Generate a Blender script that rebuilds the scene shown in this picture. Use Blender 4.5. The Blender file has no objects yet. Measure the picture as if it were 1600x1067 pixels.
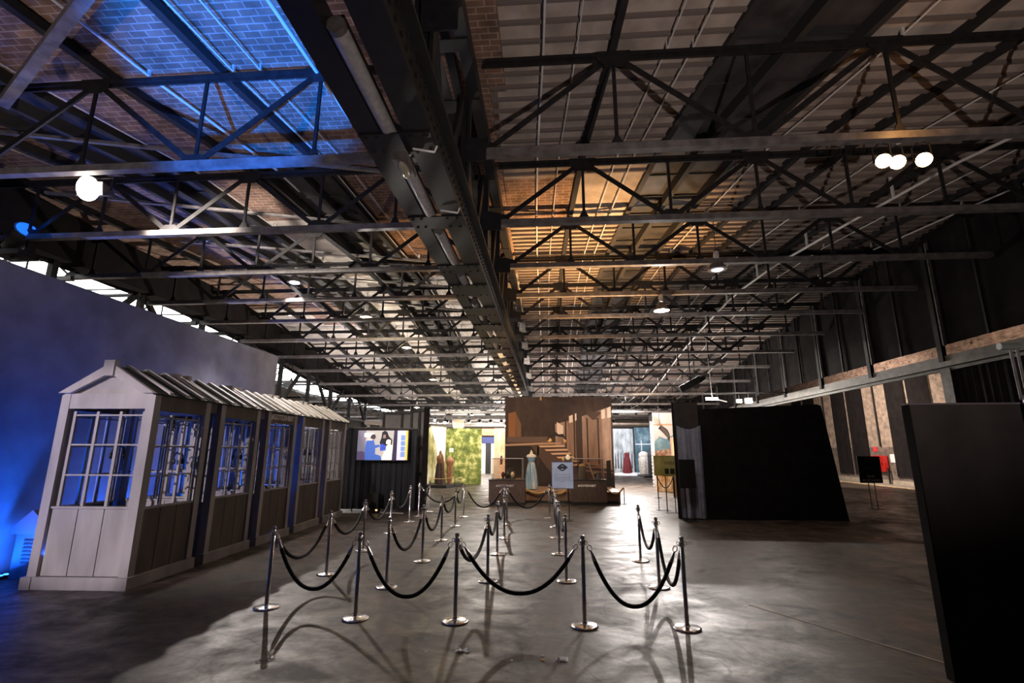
import bpy, bmesh, math, random
from mathutils import Vector, Matrix
random.seed(7)
R = math.radians
SC = bpy.context.scene
COL = SC.collection
# ------------------------------------------------------------------ camera, world, exposure
cd = bpy.data.cameras.new('camera'); cam = bpy.data.objects.new('camera', cd); COL.objects.link(cam)
cd.sensor_width = 36; cd.lens = 770.4*36/1600; cd.clip_end = 300; cd.clip_start = .05
def set_cam(p, y, r, h):
    cp, sp, cy, sy = math.cos(p), math.sin(p), math.cos(y), math.sin(y)
    fw = Vector((-sy*cp, cy*cp, sp)); rt = Vector((cy, sy, 0)); up = rt.cross(fw)
    rt2 = rt*math.cos(r)+up*math.sin(r); up2 = -rt*math.sin(r)+up*math.cos(r)
    m = Matrix((rt2, up2, -fw)).transposed().to_4x4(); m.translation = Vector((0, 0, h))
    cam.matrix_world = m
set_cam(R(12.5166), R(4.1905), R(.1412), 1.9857)
SC.camera = cam
SC.view_settings.view_transform = 'Standard'; SC.view_settings.look = 'None'
SC.view_settings.gamma = 1; SC.view_settings.use_curve_mapping = False
SC.view_settings.exposure = 0.0
W = bpy.data.worlds.new('world'); SC.world = W; W.use_nodes = True
W.node_tree.nodes['Background'].inputs[0].default_value = (.80, .74, .82, 1)
W.node_tree.nodes['Background'].inputs[1].default_value = .010
def lamp(name, typ, loc, energy, color, aim=None, size=.1, spot=60, blend=.4, sy=None):
    l = bpy.data.lights.new(name, typ); l.energy = energy; l.color = color
    if typ == 'SPOT': l.spot_size = R(spot); l.spot_blend = blend; l.shadow_soft_size = size
    elif typ == 'AREA':
        l.size = size
        if sy: l.shape = 'RECTANGLE'; l.size_y = sy
    else: l.shadow_soft_size = size
    o = bpy.data.objects.new(name, l); COL.objects.link(o); o.location = loc
    if aim: o.rotation_euler = (Vector(aim)-Vector(loc)).to_track_quat('-Z', 'Y').to_euler()
    return o
WARM = (1, .78, .55); WHITE = (1, .93, .88); COOL = (.86, .9, 1); BLUE = (.01, .13, 1); ORANGE = (1, .48, .14); AMBER = (1, .56, .22)
# key floods that throw the stanchion and booth shadows
lamp('flood_beam_left', 'SPOT', (-9.5, 17, 6.85), 1900, (1, .9, .84), (-1.2, 6.5, 0), .05, 78, .5)
lamp('flood_beam_far', 'SPOT', (5.25, 21.6, 6.0), 2300, (1, .93, .87), (2.3, 9.2, 0), .06, 46, .7)
lamp('flood_beam_right', 'SPOT', (8.3, 19.6, 6.7), 800, (1, .9, .82), (6.5, 12, 0), .06, 70, .6)
# blue wash on the roof and orange wash along the girder
lamp('blue_roof_beam', 'SPOT', (-3.3, .6, .5), 16000, (.008, .18, 1), (-4.55, 6.0, 7.5), .04, 24, .55)
lamp('orange_wash', 'SPOT', (1.1, 11.9, .06), 8000, AMBER, (1.2, 12.2, 7.3), .02, 62, 1)
lamp('orange_wash', 'SPOT', (.9, 15.4, .06), 3600, AMBER, (1.0, 15.6, 7.3), .02, 50, 1)
lamp('orange_wash', 'SPOT', (-3.0, 11.7, .06), 1900, AMBER, (-2.7, 11.8, 7.3), .02, 34, 1)
# added fill spots without fixtures, brightening the roof; the last fills the booth fronts
lamp('roof_fill', 'SPOT', (-8.0, 21, .4), 2400, (1, .92, .84), (-6, 23, 7), .05, 120, .8)
lamp('roof_fill', 'SPOT', (1.0, 24.5, .4), 4200, (1, .92, .86), (.5, 27, 7), .05, 130, .8)
lamp('roof_fill', 'SPOT', (6.6, 21, .4), 2200, (1, .92, .86), (5, 23, 7), .05, 125, .8)
lamp('roof_fill', 'SPOT', (-8.3, 18.2, .4), 2600, (1, .9, .8), (-6, 14, 7), .05, 120, .8)
lamp('roof_fill', 'SPOT', (-5.5, -2.0, .6), 1150, (1, .86, .78), (-6.6, 6.5, 7.3), .05, 62, .9)
lamp('roof_fill', 'SPOT', (2.4, -2.0, .6), 1300, (1, .86, .8), (2.6, 5.5, 7.3), .05, 80, .9)
lamp('roof_fill', 'SPOT', (-4.5, 33, .4), 1800, (1, .92, .84), (-4, 38, 7), .05, 125, .8)
lamp('front_fill', 'SPOT', (-8.2, -2.6, 3.9), 3600, (1, .88, .98), (-6.9, 7.3, 1.65), .12, 21, .5)
# added lights without fixtures, brightening exhibits, sign, queue floor, brick wall and back roof
lamp('garden_fill', 'AREA', (-5.2, 27.6, 4.2), 300, (1, .93, .75), (-5.4, 31, 1.4), 1.6)
lamp('hall_print_fill', 'SPOT', (1.9, 18.6, 5.2), 230, WARM, (1.3, 23, 2.3), .3, 80, .9)
lamp('sign_fill', 'SPOT', (1.8, 8.6, 5.9), 1000, (.95, .95, 1), (.4, 15.3, 1.2), .05, 17, .8)
lamp('queue_fill', 'SPOT', (-2.4, 20.5, 5.2), 1700, (1, .92, .84), (-1.0, 15.6, 0), .1, 66, .9)
lamp('case_fill', 'SPOT', (-.4, 16.2, 5.2), 800, WARM, (-.4, 20.6, .8), .2, 70, .9)
lamp('passage_fill', 'AREA', (4.0, 28.6, 4.7), 2400, WHITE, (3.9, 27.5, 0), 2.0)
lamp('snow_fill', 'AREA', (7.0, 40, 4.0), 300, COOL, (7, 45, 1.5), 2.0)
lamp('mountain_fill', 'AREA', (4.6, 24.5, 4.4), 90, WARM, (6.0, 27, 2), .8)
lamp('back_hall_fill', 'AREA', (-5, 44, 4.9), 2200, (1, .93, .85), (-5, 44, 0), 6)
lamp('back_roof_fill', 'AREA', (-3, 36, 3.8), 1500, (1, .92, .85), (-3.5, 40, 7.3), 4)
lamp('brick_wall_fill', 'SPOT', (14.5, 31, 5.6), 3600, (1, .82, .68), (21, 33, 3.4), .3, 120, .8)
lamp('brick_wall_fill', 'SPOT', (15.0, 21, 5.0), 1400, (1, .8, .62), (21, 24, 4), .3, 110, .8)

# ------------------------------------------------------------------ helpers
class MB:
    def __init__(s): s.v = []; s.f = []; s.sm = []
    def add(s, vs, fs, smooth=False):
        n = len(s.v); s.v += [tuple(v) for v in vs]
        for f in fs: s.f.append(tuple(i+n for i in f)); s.sm.append(smooth)
        return s
    def hexa(s, p): return s.add(p, [(0, 3, 2, 1), (4, 5, 6, 7), (0, 1, 5, 4), (1, 2, 6, 5), (2, 3, 7, 6), (3, 0, 4, 7)])
    def box(s, x0, x1, y0, y1, z0, z1):
        return s.hexa([(x0, y0, z0), (x1, y0, z0), (x1, y1, z0), (x0, y1, z0), (x0, y0, z1), (x1, y0, z1), (x1, y1, z1), (x0, y1, z1)])
    def bar(s, a, b, w, h, up=(0, 0, 1)):
        a, b = Vector(a), Vector(b); d = (b-a).normalized(); u = Vector(up)
        if abs(d.dot(u)) > .99: u = Vector((0, 1, 0))
        x = d.cross(u).normalized(); u = x.cross(d).normalized(); x *= w/2; u *= h/2
        return s.hexa([a-x-u, a+x-u, b+x-u, b-x-u, a-x+u, a+x+u, b+x+u, b-x+u])
    def angle(s, a, b, w, t=.012, up=(0, 0, 1)):      # rolled L section
        a, b = Vector(a), Vector(b); d = (b-a).normalized(); u = Vector(up)
        if abs(d.dot(u)) > .99: u = Vector((0, 1, 0))
        x = d.cross(u).normalized(); u = x.cross(d).normalized()
        s.bar(a-u*(w/2), b-u*(w/2), w, t, u); s.bar(a-x*(w/2-t/2), b-x*(w/2-t/2), t, w, u); return s
    def tube(s, path, r, n=8, caps=True):
        P = [Vector(p) for p in path]; rings = []; ref = None
        for i, p in enumerate(P):
            d = (P[min(i+1, len(P)-1)]-P[max(i-1, 0)]).normalized()
            if ref is None:
                ref = Vector((0, 0, 1)) if abs(d.z) < .9 else Vector((1, 0, 0))
            x = d.cross(ref).normalized(); ref = x.cross(d).normalized()
            rr = r[i] if isinstance(r, (list, tuple)) else r
            rings.append([p+(x*math.cos(2*math.pi*k/n)+ref*math.sin(2*math.pi*k/n))*rr for k in range(n)])
        fs = [(i*n+k, i*n+(k+1) % n, (i+1)*n+(k+1) % n, (i+1)*n+k) for i in range(len(P)-1) for k in range(n)]
        s.add([v for g in rings for v in g], fs, True)
        if caps:
            s.add(rings[0], [tuple(range(n))[::-1]]); s.add(rings[-1], [tuple(range(n))])
        return s
    def lathe(s, prof, n=16, c=(0, 0, 0), sx=1, sy=1, smooth=True, wav=0, wn=9):
        vs = []
        for r, z in prof:
            for k in range(n):
                a = 2*math.pi*k/n; q = r*(1+wav*math.sin(wn*a)*(1 if r > .05 else 0))
                vs.append((c[0]+q*math.cos(a)*sx, c[1]+q*math.sin(a)*sy, c[2]+z))
        fs = [(i*n+k, i*n+(k+1) % n, (i+1)*n+(k+1) % n, (i+1)*n+k) for i in range(len(prof)-1) for k in range(n)]
        m = len(prof)
        s.add(vs, fs, smooth); s.add(vs[:n], [tuple(range(n))[::-1]]); s.add(vs[(m-1)*n:], [tuple(range(n))]); return s
    def ell(s, c, rx, ry, rz, n=12, m=8):
        return s.lathe([(math.sin(math.pi*i/m)*1+1e-4, -math.cos(math.pi*i/m)*rz) for i in range(m+1)], n, c, rx, ry)
    def poly(s, pts, y0, y1):                          # outline in x,z given thickness in y
        n = len(pts); a = [(x, y0, z) for x, z in pts]; b = [(x, y1, z) for x, z in pts]
        return s.add(a+b, [tuple(range(n)), tuple(range(n, 2*n))[::-1]]+[(i, n+i, n+(i+1) % n, (i+1) % n) for i in range(n)])
    def cloth(s, a, b, z0, z1, amp=.04, waves=9, n=60, m=6, th=.012, sag=0, ph=0):   # hanging pleated sheet from a to b
        a, b = Vector((a[0], a[1], 0)), Vector((b[0], b[1], 0)); d = b-a; nr = Vector((-d.y, d.x, 0)).normalized()
        for off in (0, th):
            vs = []
            for j in range(m+1):
                t = j/m
                for i in range(n+1):
                    q = i/n; w = amp*(.35+.65*t)*(math.sin(q*waves*6.283+ph)+.4*math.sin(q*waves*2.3*6.283+1+ph))
                    p = a+d*q+nr*(w+off); z = z1+(z0-z1)*t-sag*math.sin(q*math.pi)*(1-t)
                    vs.append((p.x, p.y, z))
            fs = [(j*(n+1)+i, j*(n+1)+i+1, (j+1)*(n+1)+i+1, (j+1)*(n+1)+i) for j in range(m) for i in range(n)]
            if off: fs = [f[::-1] for f in fs]
            s.add(vs, fs, True)
        return s
    def mesh(s, name):
        me = bpy.data.meshes.new(name); me.from_pydata(s.v, [], s.f)
        me.polygons.foreach_set('use_smooth', s.sm); me.update(); return me
    def build(s, name, mat, parent=None, **kw):
        o = bpy.data.objects.new(name, s.mesh(name)); COL.objects.link(o)
        if mat: o.data.materials.append(mat)
        if parent: o.parent = parent
        for k, v in kw.items(): o[k] = v
        return o
def thing(name, label, cat, loc=(0, 0, 0), rz=0, group=None):
    o = bpy.data.objects.new(name, None); COL.objects.link(o); o.empty_display_size = .1
    o.location = loc; o.rotation_euler = (0, 0, rz); o['label'] = label; o['category'] = cat
    if group: o['group'] = group
    return o
def tag(o, label, cat, group=None):
    o['label'] = label; o['category'] = cat
    if group: o['group'] = group
    return o
def struct(o, **kw): o['kind'] = 'structure'; return o
def dup(root, loc, rz, label, group=None):
    r = root.copy(); COL.objects.link(r); r.location = loc; r.rotation_euler = (0, 0, rz); r['label'] = label
    if group: r['group'] = group
    for ch in list(root.children):
        c = ch.copy(); COL.objects.link(c); c.parent = r
        for g in list(ch.children):
            d = g.copy(); COL.objects.link(d); d.parent = c
    return r
def lettering(txt, size, mat, parent, loc, rot, name='lettering', ext=.003):
    cu = bpy.data.curves.new(name, 'FONT'); cu.body = txt; cu.size = size; cu.align_x = 'CENTER'; cu.align_y = 'CENTER'; cu.extrude = ext; cu.offset = size*.018
    t = bpy.data.objects.new(name+'_tmp', cu); COL.objects.link(t)
    me = bpy.data.meshes.new_from_object(t.evaluated_get(bpy.context.evaluated_depsgraph_get()))
    bpy.data.objects.remove(t); bpy.data.curves.remove(cu)
    o = bpy.data.objects.new(name, me); COL.objects.link(o); me.materials.clear(); me.materials.append(mat)
    o.parent = parent; o.location = loc; o.rotation_euler = rot; return o
ORD = ['first', 'second', 'third', 'fourth', 'fifth', 'sixth', 'seventh', 'eighth', 'ninth', 'tenth', 'eleventh', 'twelfth', 'thirteenth',
       'fourteenth', 'fifteenth', 'sixteenth', 'seventeenth', 'eighteenth', 'nineteenth', 'twentieth', 'twenty-first', 'twenty-second', 'twenty-third', 'twenty-fourth']
# ------------------------------------------------------------------ materials
def mat(name, col, rough=.6, metal=0, var=.0, scale=6, col2=None, bump=0, emit=0, spec=.5, stretch=None, detail=4):
    m = bpy.data.materials.new(name); m.use_nodes = True; nt = m.node_tree; b = nt.nodes['Principled BSDF']
    b.inputs['Base Color'].default_value = (*col, 1); b.inputs['Roughness'].default_value = rough; b.inputs['Metallic'].default_value = metal
    b.inputs['Specular IOR Level'].default_value = spec
    if emit:
        b.inputs['Emission Color'].default_value = (*col, 1); b.inputs['Emission Strength'].default_value = emit
    if col2 or var or bump:
        tc = nt.nodes.new('ShaderNodeTexCoord'); mp = nt.nodes.new('ShaderNodeMapping'); nz = nt.nodes.new('ShaderNodeTexNoise')
        nt.links.new(tc.outputs['Object'], mp.inputs[0]); nt.links.new(mp.outputs[0], nz.inputs['Vector'])
        if stretch: mp.inputs['Scale'].default_value = stretch
        nz.inputs['Scale'].default_value = scale; nz.inputs['Detail'].default_value = detail
        rp = nt.nodes.new('ShaderNodeValToRGB'); nt.links.new(nz.outputs['Fac'], rp.inputs[0])
        c2 = col2 or tuple(min(1, c*(1+var)) for c in col); c1 = col if col2 else tuple(c*(1-var) for c in col)
        rp.color_ramp.elements[0].color = (*c1, 1); rp.color_ramp.elements[1].color = (*c2, 1)
        rp.color_ramp.elements[0].position = .32; rp.color_ramp.elements[1].position = .68
        nt.links.new(rp.outputs[0], b.inputs['Base Color'])
        if emit: nt.links.new(rp.outputs[0], b.inputs['Emission Color'])
        if bump:
            bp = nt.nodes.new('ShaderNodeBump'); bp.inputs['Strength'].default_value = bump; bp.inputs['Distance'].default_value = .02
            nt.links.new(nz.outputs['Fac'], bp.inputs['Height']); nt.links.new(bp.outputs[0], b.inputs['Normal'])
    return m
def brick(name, c1, c2, mortar, scale, rough=.85, axes='XY', bw=.5, rh=.25, msize=.02, spots=None, patch=None):
    m = bpy.data.materials.new(name); m.use_nodes = True; nt = m.node_tree; b = nt.nodes['Principled BSDF']; b.inputs['Roughness'].default_value = rough
    tc = nt.nodes.new('ShaderNodeTexCoord'); sp = nt.nodes.new('ShaderNodeSeparateXYZ'); cb = nt.nodes.new('ShaderNodeCombineXYZ')
    nt.links.new(tc.outputs['Object'], sp.inputs[0])
    nt.links.new(sp.outputs[axes[0]], cb.inputs[0]); nt.links.new(sp.outputs[axes[1]], cb.inputs[1])
    t = nt.nodes.new('ShaderNodeTexBrick'); nt.links.new(cb.outputs[0], t.inputs['Vector'])
    t.inputs['Color1'].default_value = (*c1, 1); t.inputs['Color2'].default_value = (*c2, 1); t.inputs['Mortar'].default_value = (*mortar, 1)
    t.inputs['Scale'].default_value = scale; t.inputs['Brick Width'].default_value = bw; t.inputs['Row Height'].default_value = rh; t.inputs['Mortar Size'].default_value = msize
    nz = nt.nodes.new('ShaderNodeTexNoise'); nz.inputs['Scale'].default_value = 3; nz.inputs['Detail'].default_value = 6; nt.links.new(cb.outputs[0], nz.inputs['Vector'])
    mx = nt.nodes.new('ShaderNodeMix'); mx.data_type = 'RGBA'; mx.blend_type = 'MULTIPLY'; mx.inputs[0].default_value = .75
    rp = nt.nodes.new('ShaderNodeValToRGB'); rp.color_ramp.elements[0].color = (.35, .35, .35, 1); rp.color_ramp.elements[1].color = (1.3, 1.25, 1.2, 1)
    rp.color_ramp.elements[0].position = .3; rp.color_ramp.elements[1].position = .7
    nt.links.new(nz.outputs['Fac'], rp.inputs[0]); nt.links.new(t.outputs['Color'], mx.inputs[6]); nt.links.new(rp.outputs[0], mx.inputs[7])
    out = mx.outputs[2]
    if spots:
        n2 = nt.nodes.new('ShaderNodeTexNoise'); n2.inputs['Scale'].default_value = spots[1]; n2.inputs['Detail'].default_value = 3; nt.links.new(cb.outputs[0], n2.inputs['Vector'])
        r2 = nt.nodes.new('ShaderNodeValToRGB'); r2.color_ramp.elements[0].position = spots[2]; r2.color_ramp.elements[1].position = spots[2]+.04
        nt.links.new(n2.outputs['Fac'], r2.inputs[0])
        m2 = nt.nodes.new('ShaderNodeMix'); m2.data_type = 'RGBA'; nt.links.new(r2.outputs[0], m2.inputs[0]); nt.links.new(out, m2.inputs[6]); m2.inputs[7].default_value = (*spots[0], 1)
        out = m2.outputs[2]
    nt.links.new(out, b.inputs['Base Color'])
    bp = nt.nodes.new('ShaderNodeBump'); bp.inputs['Strength'].default_value = .6; bp.inputs['Distance'].default_value = .02; bp.invert = True
    nt.links.new(t.outputs['Fac'], bp.inputs['Height']); nt.links.new(bp.outputs[0], b.inputs['Normal'])
    return m
def floor_mat():
    m = bpy.data.materials.new('concrete'); m.use_nodes = True; nt = m.node_tree; b = nt.nodes['Principled BSDF']; L = nt.links.new; N = nt.nodes.new
    tc = N('ShaderNodeTexCoord')
    n1 = N('ShaderNodeTexNoise'); n1.inputs['Scale'].default_value = 1.5; n1.inputs['Detail'].default_value = 9; n1.inputs['Roughness'].default_value = .65; n1.inputs['Distortion'].default_value = .6
    n2 = N('ShaderNodeTexNoise'); n2.inputs['Scale'].default_value = 7; n2.inputs['Detail'].default_value = 10; n2.inputs['Roughness'].default_value = .78
    mp = N('ShaderNodeMapping'); mp.inputs['Scale'].default_value = (1, 1.25, 1)
    L(tc.outputs['Object'], mp.inputs[0]); L(mp.outputs[0], n1.inputs['Vector']); L(tc.outputs['Object'], n2.inputs['Vector'])
    r1 = N('ShaderNodeValToRGB'); r1.color_ramp.elements[0].color = (.021, .016, .0135, 1); r1.color_ramp.elements[1].color = (.145, .113, .092, 1)
    r1.color_ramp.elements[0].position = .34; r1.color_ramp.elements[1].position = .68; L(n1.outputs['Fac'], r1.inputs[0])
    r2 = N('ShaderNodeValToRGB'); r2.color_ramp.elements[0].color = (.48, .47, .46, 1); r2.color_ramp.elements[1].color = (1.28, 1.25, 1.22, 1)
    r2.color_ramp.elements[0].position = .38; r2.color_ramp.elements[1].position = .62; L(n2.outputs['Fac'], r2.inputs[0])
    mx = N('ShaderNodeMix'); mx.data_type = 'RGBA'; mx.blend_type = 'MULTIPLY'; mx.inputs[0].default_value = .9; L(r1.outputs[0], mx.inputs[6]); L(r2.outputs[0], mx.inputs[7])
    # tyre marks: thin curved dark lines from distorted wave rings
    wv = N('ShaderNodeTexNoise'); wv.inputs['Scale'].default_value = .55; wv.inputs['Detail'].default_value = 1.5; L(tc.outputs['Object'], wv.inputs['Vector'])
    ml = N('ShaderNodeMath'); ml.operation = 'MULTIPLY'; ml.inputs[1].default_value = 7; L(wv.outputs['Fac'], ml.inputs[0])
    fr = N('ShaderNodeMath'); fr.operation = 'PINGPONG'; fr.inputs[1].default_value = .5; L(ml.outputs[0], fr.inputs[0])
    r3 = N('ShaderNodeValToRGB'); r3.color_ramp.elements[0].color = (.30, .28, .28, 1); r3.color_ramp.elements[1].color = (1, 1, 1, 1)
    r3.color_ramp.elements[0].position = .0; r3.color_ramp.elements[1].position = .05; L(fr.outputs[0], r3.inputs[0])
    m3 = N('ShaderNodeMix'); m3.data_type = 'RGBA'; m3.blend_type = 'MULTIPLY'; m3.inputs[0].default_value = .8; L(mx.outputs[2], m3.inputs[6]); L(r3.outputs[0], m3.inputs[7])
    L(m3.outputs[2], b.inputs['Base Color'])
    b.inputs['Specular IOR Level'].default_value = .32; rr = N('ShaderNodeMapRange'); rr.inputs['From Min'].default_value = .35; rr.inputs['From Max'].default_value = .65; rr.inputs['To Min'].default_value = .62; rr.inputs['To Max'].default_value = .30; L(n1.outputs['Fac'], rr.inputs['Value']); L(rr.outputs[0], b.inputs['Roughness'])
    bp = N('ShaderNodeBump'); bp.inputs['Strength'].default_value = .22; bp.inputs['Distance'].default_value = .02; L(n2.outputs['Fac'], bp.inputs['Height']); L(bp.outputs[0], b.inputs['Normal'])
    return m
def glass_mat(name, col=(1, 1, 1), rough=.02, alpha=.12):
    m = bpy.data.materials.new(name); m.use_nodes = True; nt = m.node_tree; nt.nodes.remove(nt.nodes['Principled BSDF'])
    g = nt.nodes.new('ShaderNodeBsdfGlossy'); g.inputs['Roughness'].default_value = rough; t = nt.nodes.new('ShaderNodeBsdfTransparent'); t.inputs[0].default_value = (*col, 1)
    x = nt.nodes.new('ShaderNodeMixShader'); x.inputs[0].default_value = alpha
    nt.links.new(t.outputs[0], x.inputs[1]); nt.links.new(g.outputs[0], x.inputs[2]); nt.links.new(x.outputs[0], nt.nodes['Material Output'].inputs[0]); return m
M = dict(
    floor=floor_mat(),
    steel=mat('dark_painted_steel', (.016, .0145, .015), .6, .0, .35, 9, bump=.1, spec=.25),
    steel2=mat('grey_and_floodlit_steel', (.13, .115, .112), .5, .0, .35, 7, bump=.1),  # grey fittings; on truss lower chords the lighter tone stands in for floodlight
    girder=mat('girder_steel', (.012, .012, .0135), .45, 0, .3, 8),
    purlin=mat('purlin_steel', (.014, .012, .012), .8, 0, .3, 8),
    galv=mat('galvanised_conduit', (.72, .70, .68), .45, .2),
    roofbrick=brick('roof_brick', (.17, .10, .072), (.25, .145, .10), (.36, .27, .22), 1, axes='XY', bw=.25, rh=.105, msize=.010),
    roofpale=mat('pale_roof_board', (.48, .43, .39), .8, 0, .22, 3, bump=.15),
    roofrib=mat('ribbed_roof_board', (.36, .30, .26), .8, 0, .3, 2.2, bump=.2),
    rib=mat('roof_rib', (.17, .135, .12), .7),
    skyglass=mat('sooty_roof_glass', (.040, .037, .040), .55, 0, .5, 2.5),
    skyframe=mat('skylight_frame', (.03, .027, .027), .7),
    day=mat('daylit_glass', (1, 1, 1), emit=9.0),
    plaster=mat('grey_plaster', (.105, .098, .115), .85, 0, .28, 1.6, bump=.15, detail=7),
    wood=mat('grey_painted_wood', (.36, .33, .315), .7, 0, .2, 3, bump=.15, stretch=(1, 1, .3)),
    wood_shaded=mat('shaded_side_board', (.12, .098, .08), .75, 0, .25, 3, bump=.15, stretch=(1, 1, .3)),  # booth wood made darker: the shade on the booth sides put into the colour
    felt=mat('dark_roof_felt', (.018, .016, .015), .8),
    batten=mat('pale_roof_batten', (.55, .50, .45), .7, 0, .2, 4),
    navy=mat('navy_board', (.006, .012, .05), .7),
    chrome=mat('chrome', (.90, .89, .90), .2, 1),
    rope=mat('black_velvet', (.006, .005, .006), .8, bump=.3, scale=60, var=.3),
    black=mat('black_molton', (.013, .011, .0115), .95, spec=.15, var=.3, scale=3),
    blackp=mat('black_panel_cloth', (.05, .041, .038), .8, spec=.25, var=.25, scale=2),
    blackpl=mat('black_plastic', (.012, .012, .012), .5),
    greycl=mat('grey_cloth', (.28, .29, .37), .85, 0, .2, 5),
    brickw=brick('brick_wall', (.30, .16, .115), (.46, .33, .26), (.36, .31, .27), 1, axes='YZ', bw=.26, rh=.09, msize=.012, spots=((.05, .035, .03), 5, .62)),
    render=brick('worn_render', (.42, .33, .27), (.40, .32, .265), (.40, .32, .26), 1, axes='YZ', bw=.26, rh=.09, msize=.008, spots=((.09, .06, .05), 9, .63)),
    dado=brick('dark_brick_dado', (.13, .10, .085), (.17, .13, .11), (.24, .20, .18), 1, axes='YZ', bw=.26, rh=.09, msize=.014, spots=((.75, .68, .64), 4.5, .70)),
    beam=mat('pale_steel_beam', (.15, .14, .125), .5, 0, .3, 4),
    red=mat('red_enamel', (.62, .02, .015), .35),
    white=mat('white_paper', (.75, .75, .78), .7),
    yellow=mat('hazard_yellow', (.85, .52, .02), .6),
    kerb=mat('pale_kerb', (.36, .31, .25), .8, 0, .2, 3),
    case=mat('brown_plinth', (.062, .036, .029), .6, 0, .25, 4, stretch=(3, 3, 1)),
    glass=glass_mat('case_glass', (.97, .95, .94), .03, .10),
    letter=mat('silver_lettering', (.85, .82, .80), .4),
    letter_d=mat('dim_lettering', (.42, .40, .40), .6),
    concrete=mat('back_wall_grey', (.17, .15, .14), .9, 0, .3, 1.2),
    duct=mat('spiral_duct', (.62, .58, .55), .28, .85, .12, 3),
    skin=mat('pale_form', (.62, .52, .42), .6),
    gold=mat('gold_rope', (.55, .33, .10), .5),
)
def em(name, col, s): return mat(name, col, emit=s)
# ------------------------------------------------------------------ setting
struct(MB().box(-30, 32, -8, 64, -.2, 0).build('floor', M['floor']))
TY0, TSP = 6.088, 2.1558
def TY(k): return TY0+TSP*k
HPR = [1.84, 1.54, 1.40, 1.32, 1.29]; HPL = [1.78, 1.46, 1.36, 1.31, 1.29]; ZU = [7.50, 7.20, 7.06]
def interp(arr, Y, last):
    k = (Y-TY0)/TSP
    if k <= 0: return arr[0]+(arr[0]-arr[1])*min(1, -k)*.9
    i = int(k); a = arr[i] if i < len(arr) else last; b = arr[i+1] if i+1 < len(arr) else last
    return a+(b-a)*(k-i)
def hpR(Y): return interp(HPR, Y, 1.28)
def hpL(Y): return interp(HPL, Y, 1.28)
DROP = [(15, 0), (17, .15), (19, .32), (21.2, .55), (23.3, .85), (25.5, 1.2), (27.6, 1.5), (29.8, 1.75), (32, 1.85), (99, 1.85)]
def drop(Y):                                             # the roof sinks towards the back of the hall
    if Y <= 15: return 0
    for (a, p), (b, q) in zip(DROP, DROP[1:]):
        if a <= Y <= b: return p+(q-p)*(Y-a)/(b-a)
    return 1.85
def zu(Y): return interp(ZU, Y, 7.06)-drop(Y)
XR0, XL0 = -.85, -1.32
def roofpt(side, u, Y, dz=0):
    x = XR0+hpR(Y)*u if side > 0 else XL0-hpL(Y)*u
    return (x, Y, zu(Y)+.20+dz)
YS = [2.6, 4.0, 5.0]+[TY(k*.5) for k in range(0, 52)]
def deck(side, u0, u1, ya, yb, name, m, n=1, dz=0):
    mb = MB(); ys = [ya]+[y for y in YS if ya < y < yb]+[yb]
    vs = []
    for y in ys: vs += [roofpt(side, u0, y, dz), roofpt(side, u1, y, dz)]
    top = [(a, b, c+.06) for a, b, c in vs]
    mb.add(vs, [(2*i, 2*i+1, 2*i+3, 2*i+2) for i in range(len(ys)-1)])
    mb.add(top, [(2*i, 2*i+2, 2*i+3, 2*i+1) for i in range(len(ys)-1)])
    return mb
YE = 58
# left bay decks: brown brick between steel, pale board further back, two strips of roof glazing
decks = []
def ceil(mb, m, name='ceiling'): struct(mb.build(name, m))
ceil(deck(-1, -.35, 1.95, 2.6, 14.2, '', 0), M['roofbrick']); ceil(deck(-1, 1.95, 2.95, 2.6, 8.35, '', 0), M['roofbrick']); ceil(deck(-1, -.35, 1.95, 14.2, YE, '', 0), M['roofpale'])
ceil(deck(-1, 2.95, 4.0, 2.6, 10.3, '', 0), M['roofbrick']); ceil(deck(-1, 2.95, 4.0, 10.3, YE, '', 0), M['roofpale'])
ceil(deck(-1, 4.85, 6.0, 2.6, 18.8, '', 0), M['roofbrick']); ceil(deck(-1, 4.85, 6.0, 18.8, YE, '', 0), M['roofpale'])
ceil(deck(-1, 6.0, 7.75, 2.6, 17, '', 0), M['roofbrick']); ceil(deck(-1, 6.0, 7.75, 17, YE, '', 0), M['roofpale'])
# right bay: ribbed board with one brick patch, one strip of glazing
ceil(deck(1, 0, 1.9, 2.6, 9.0, '', 0), M['roofrib']); ceil(deck(1, 0, 1.0, 9.0, 10.9, '', 0), M['roofbrick']); ceil(deck(1, 1.0, 1.9, 9.0, 10.9, '', 0), M['roofrib'])
ceil(deck(1, 0, 1.9, 10.9, YE, '', 0), M['roofrib']); ceil(deck(1, 2.9, 8.0, 2.6, YE, '', 0), M['roofrib'])
for side, ua, ub in ((1, 0, 1.9), (1, 2.9, 8.0)):
    mb = MB(); y = 4.2
    while y < 40:
        a = roofpt(side, ua, y, -.025); b = roofpt(side, ub, y, -.025)
        if not (ua == 0 and 9.0 < y < 10.9): mb.bar(a, b, .045, .06)
        y += .235 if y > 6 else .29
    struct(mb.build('ceiling', M['rib']))
def glazing(n, side, ua, ub, ya=2.6):
    w = struct(deck(side, ua, ub, ya, YE, '', 0, dz=.12).build('window_%d' % n, M['skyglass']))
    mb = MB()
    for u in (ua, (ua+ub)/2, ub):
        ys = [y for y in [2.6, 4, 5]+[TY(k) for k in range(0, 24)] if y > ya-.2]
        for a, b in zip(ys, ys[1:]): mb.bar(roofpt(side, u, a, .02), roofpt(side, u, b, .02), .10, .22)
    y = ya+.6
    while y < 50: mb.bar(roofpt(side, ua, y, .1), roofpt(side, ub, y, .1), .03, .03); y += .75
    mb.build('window_frame', M['skyframe'], w)
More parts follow.
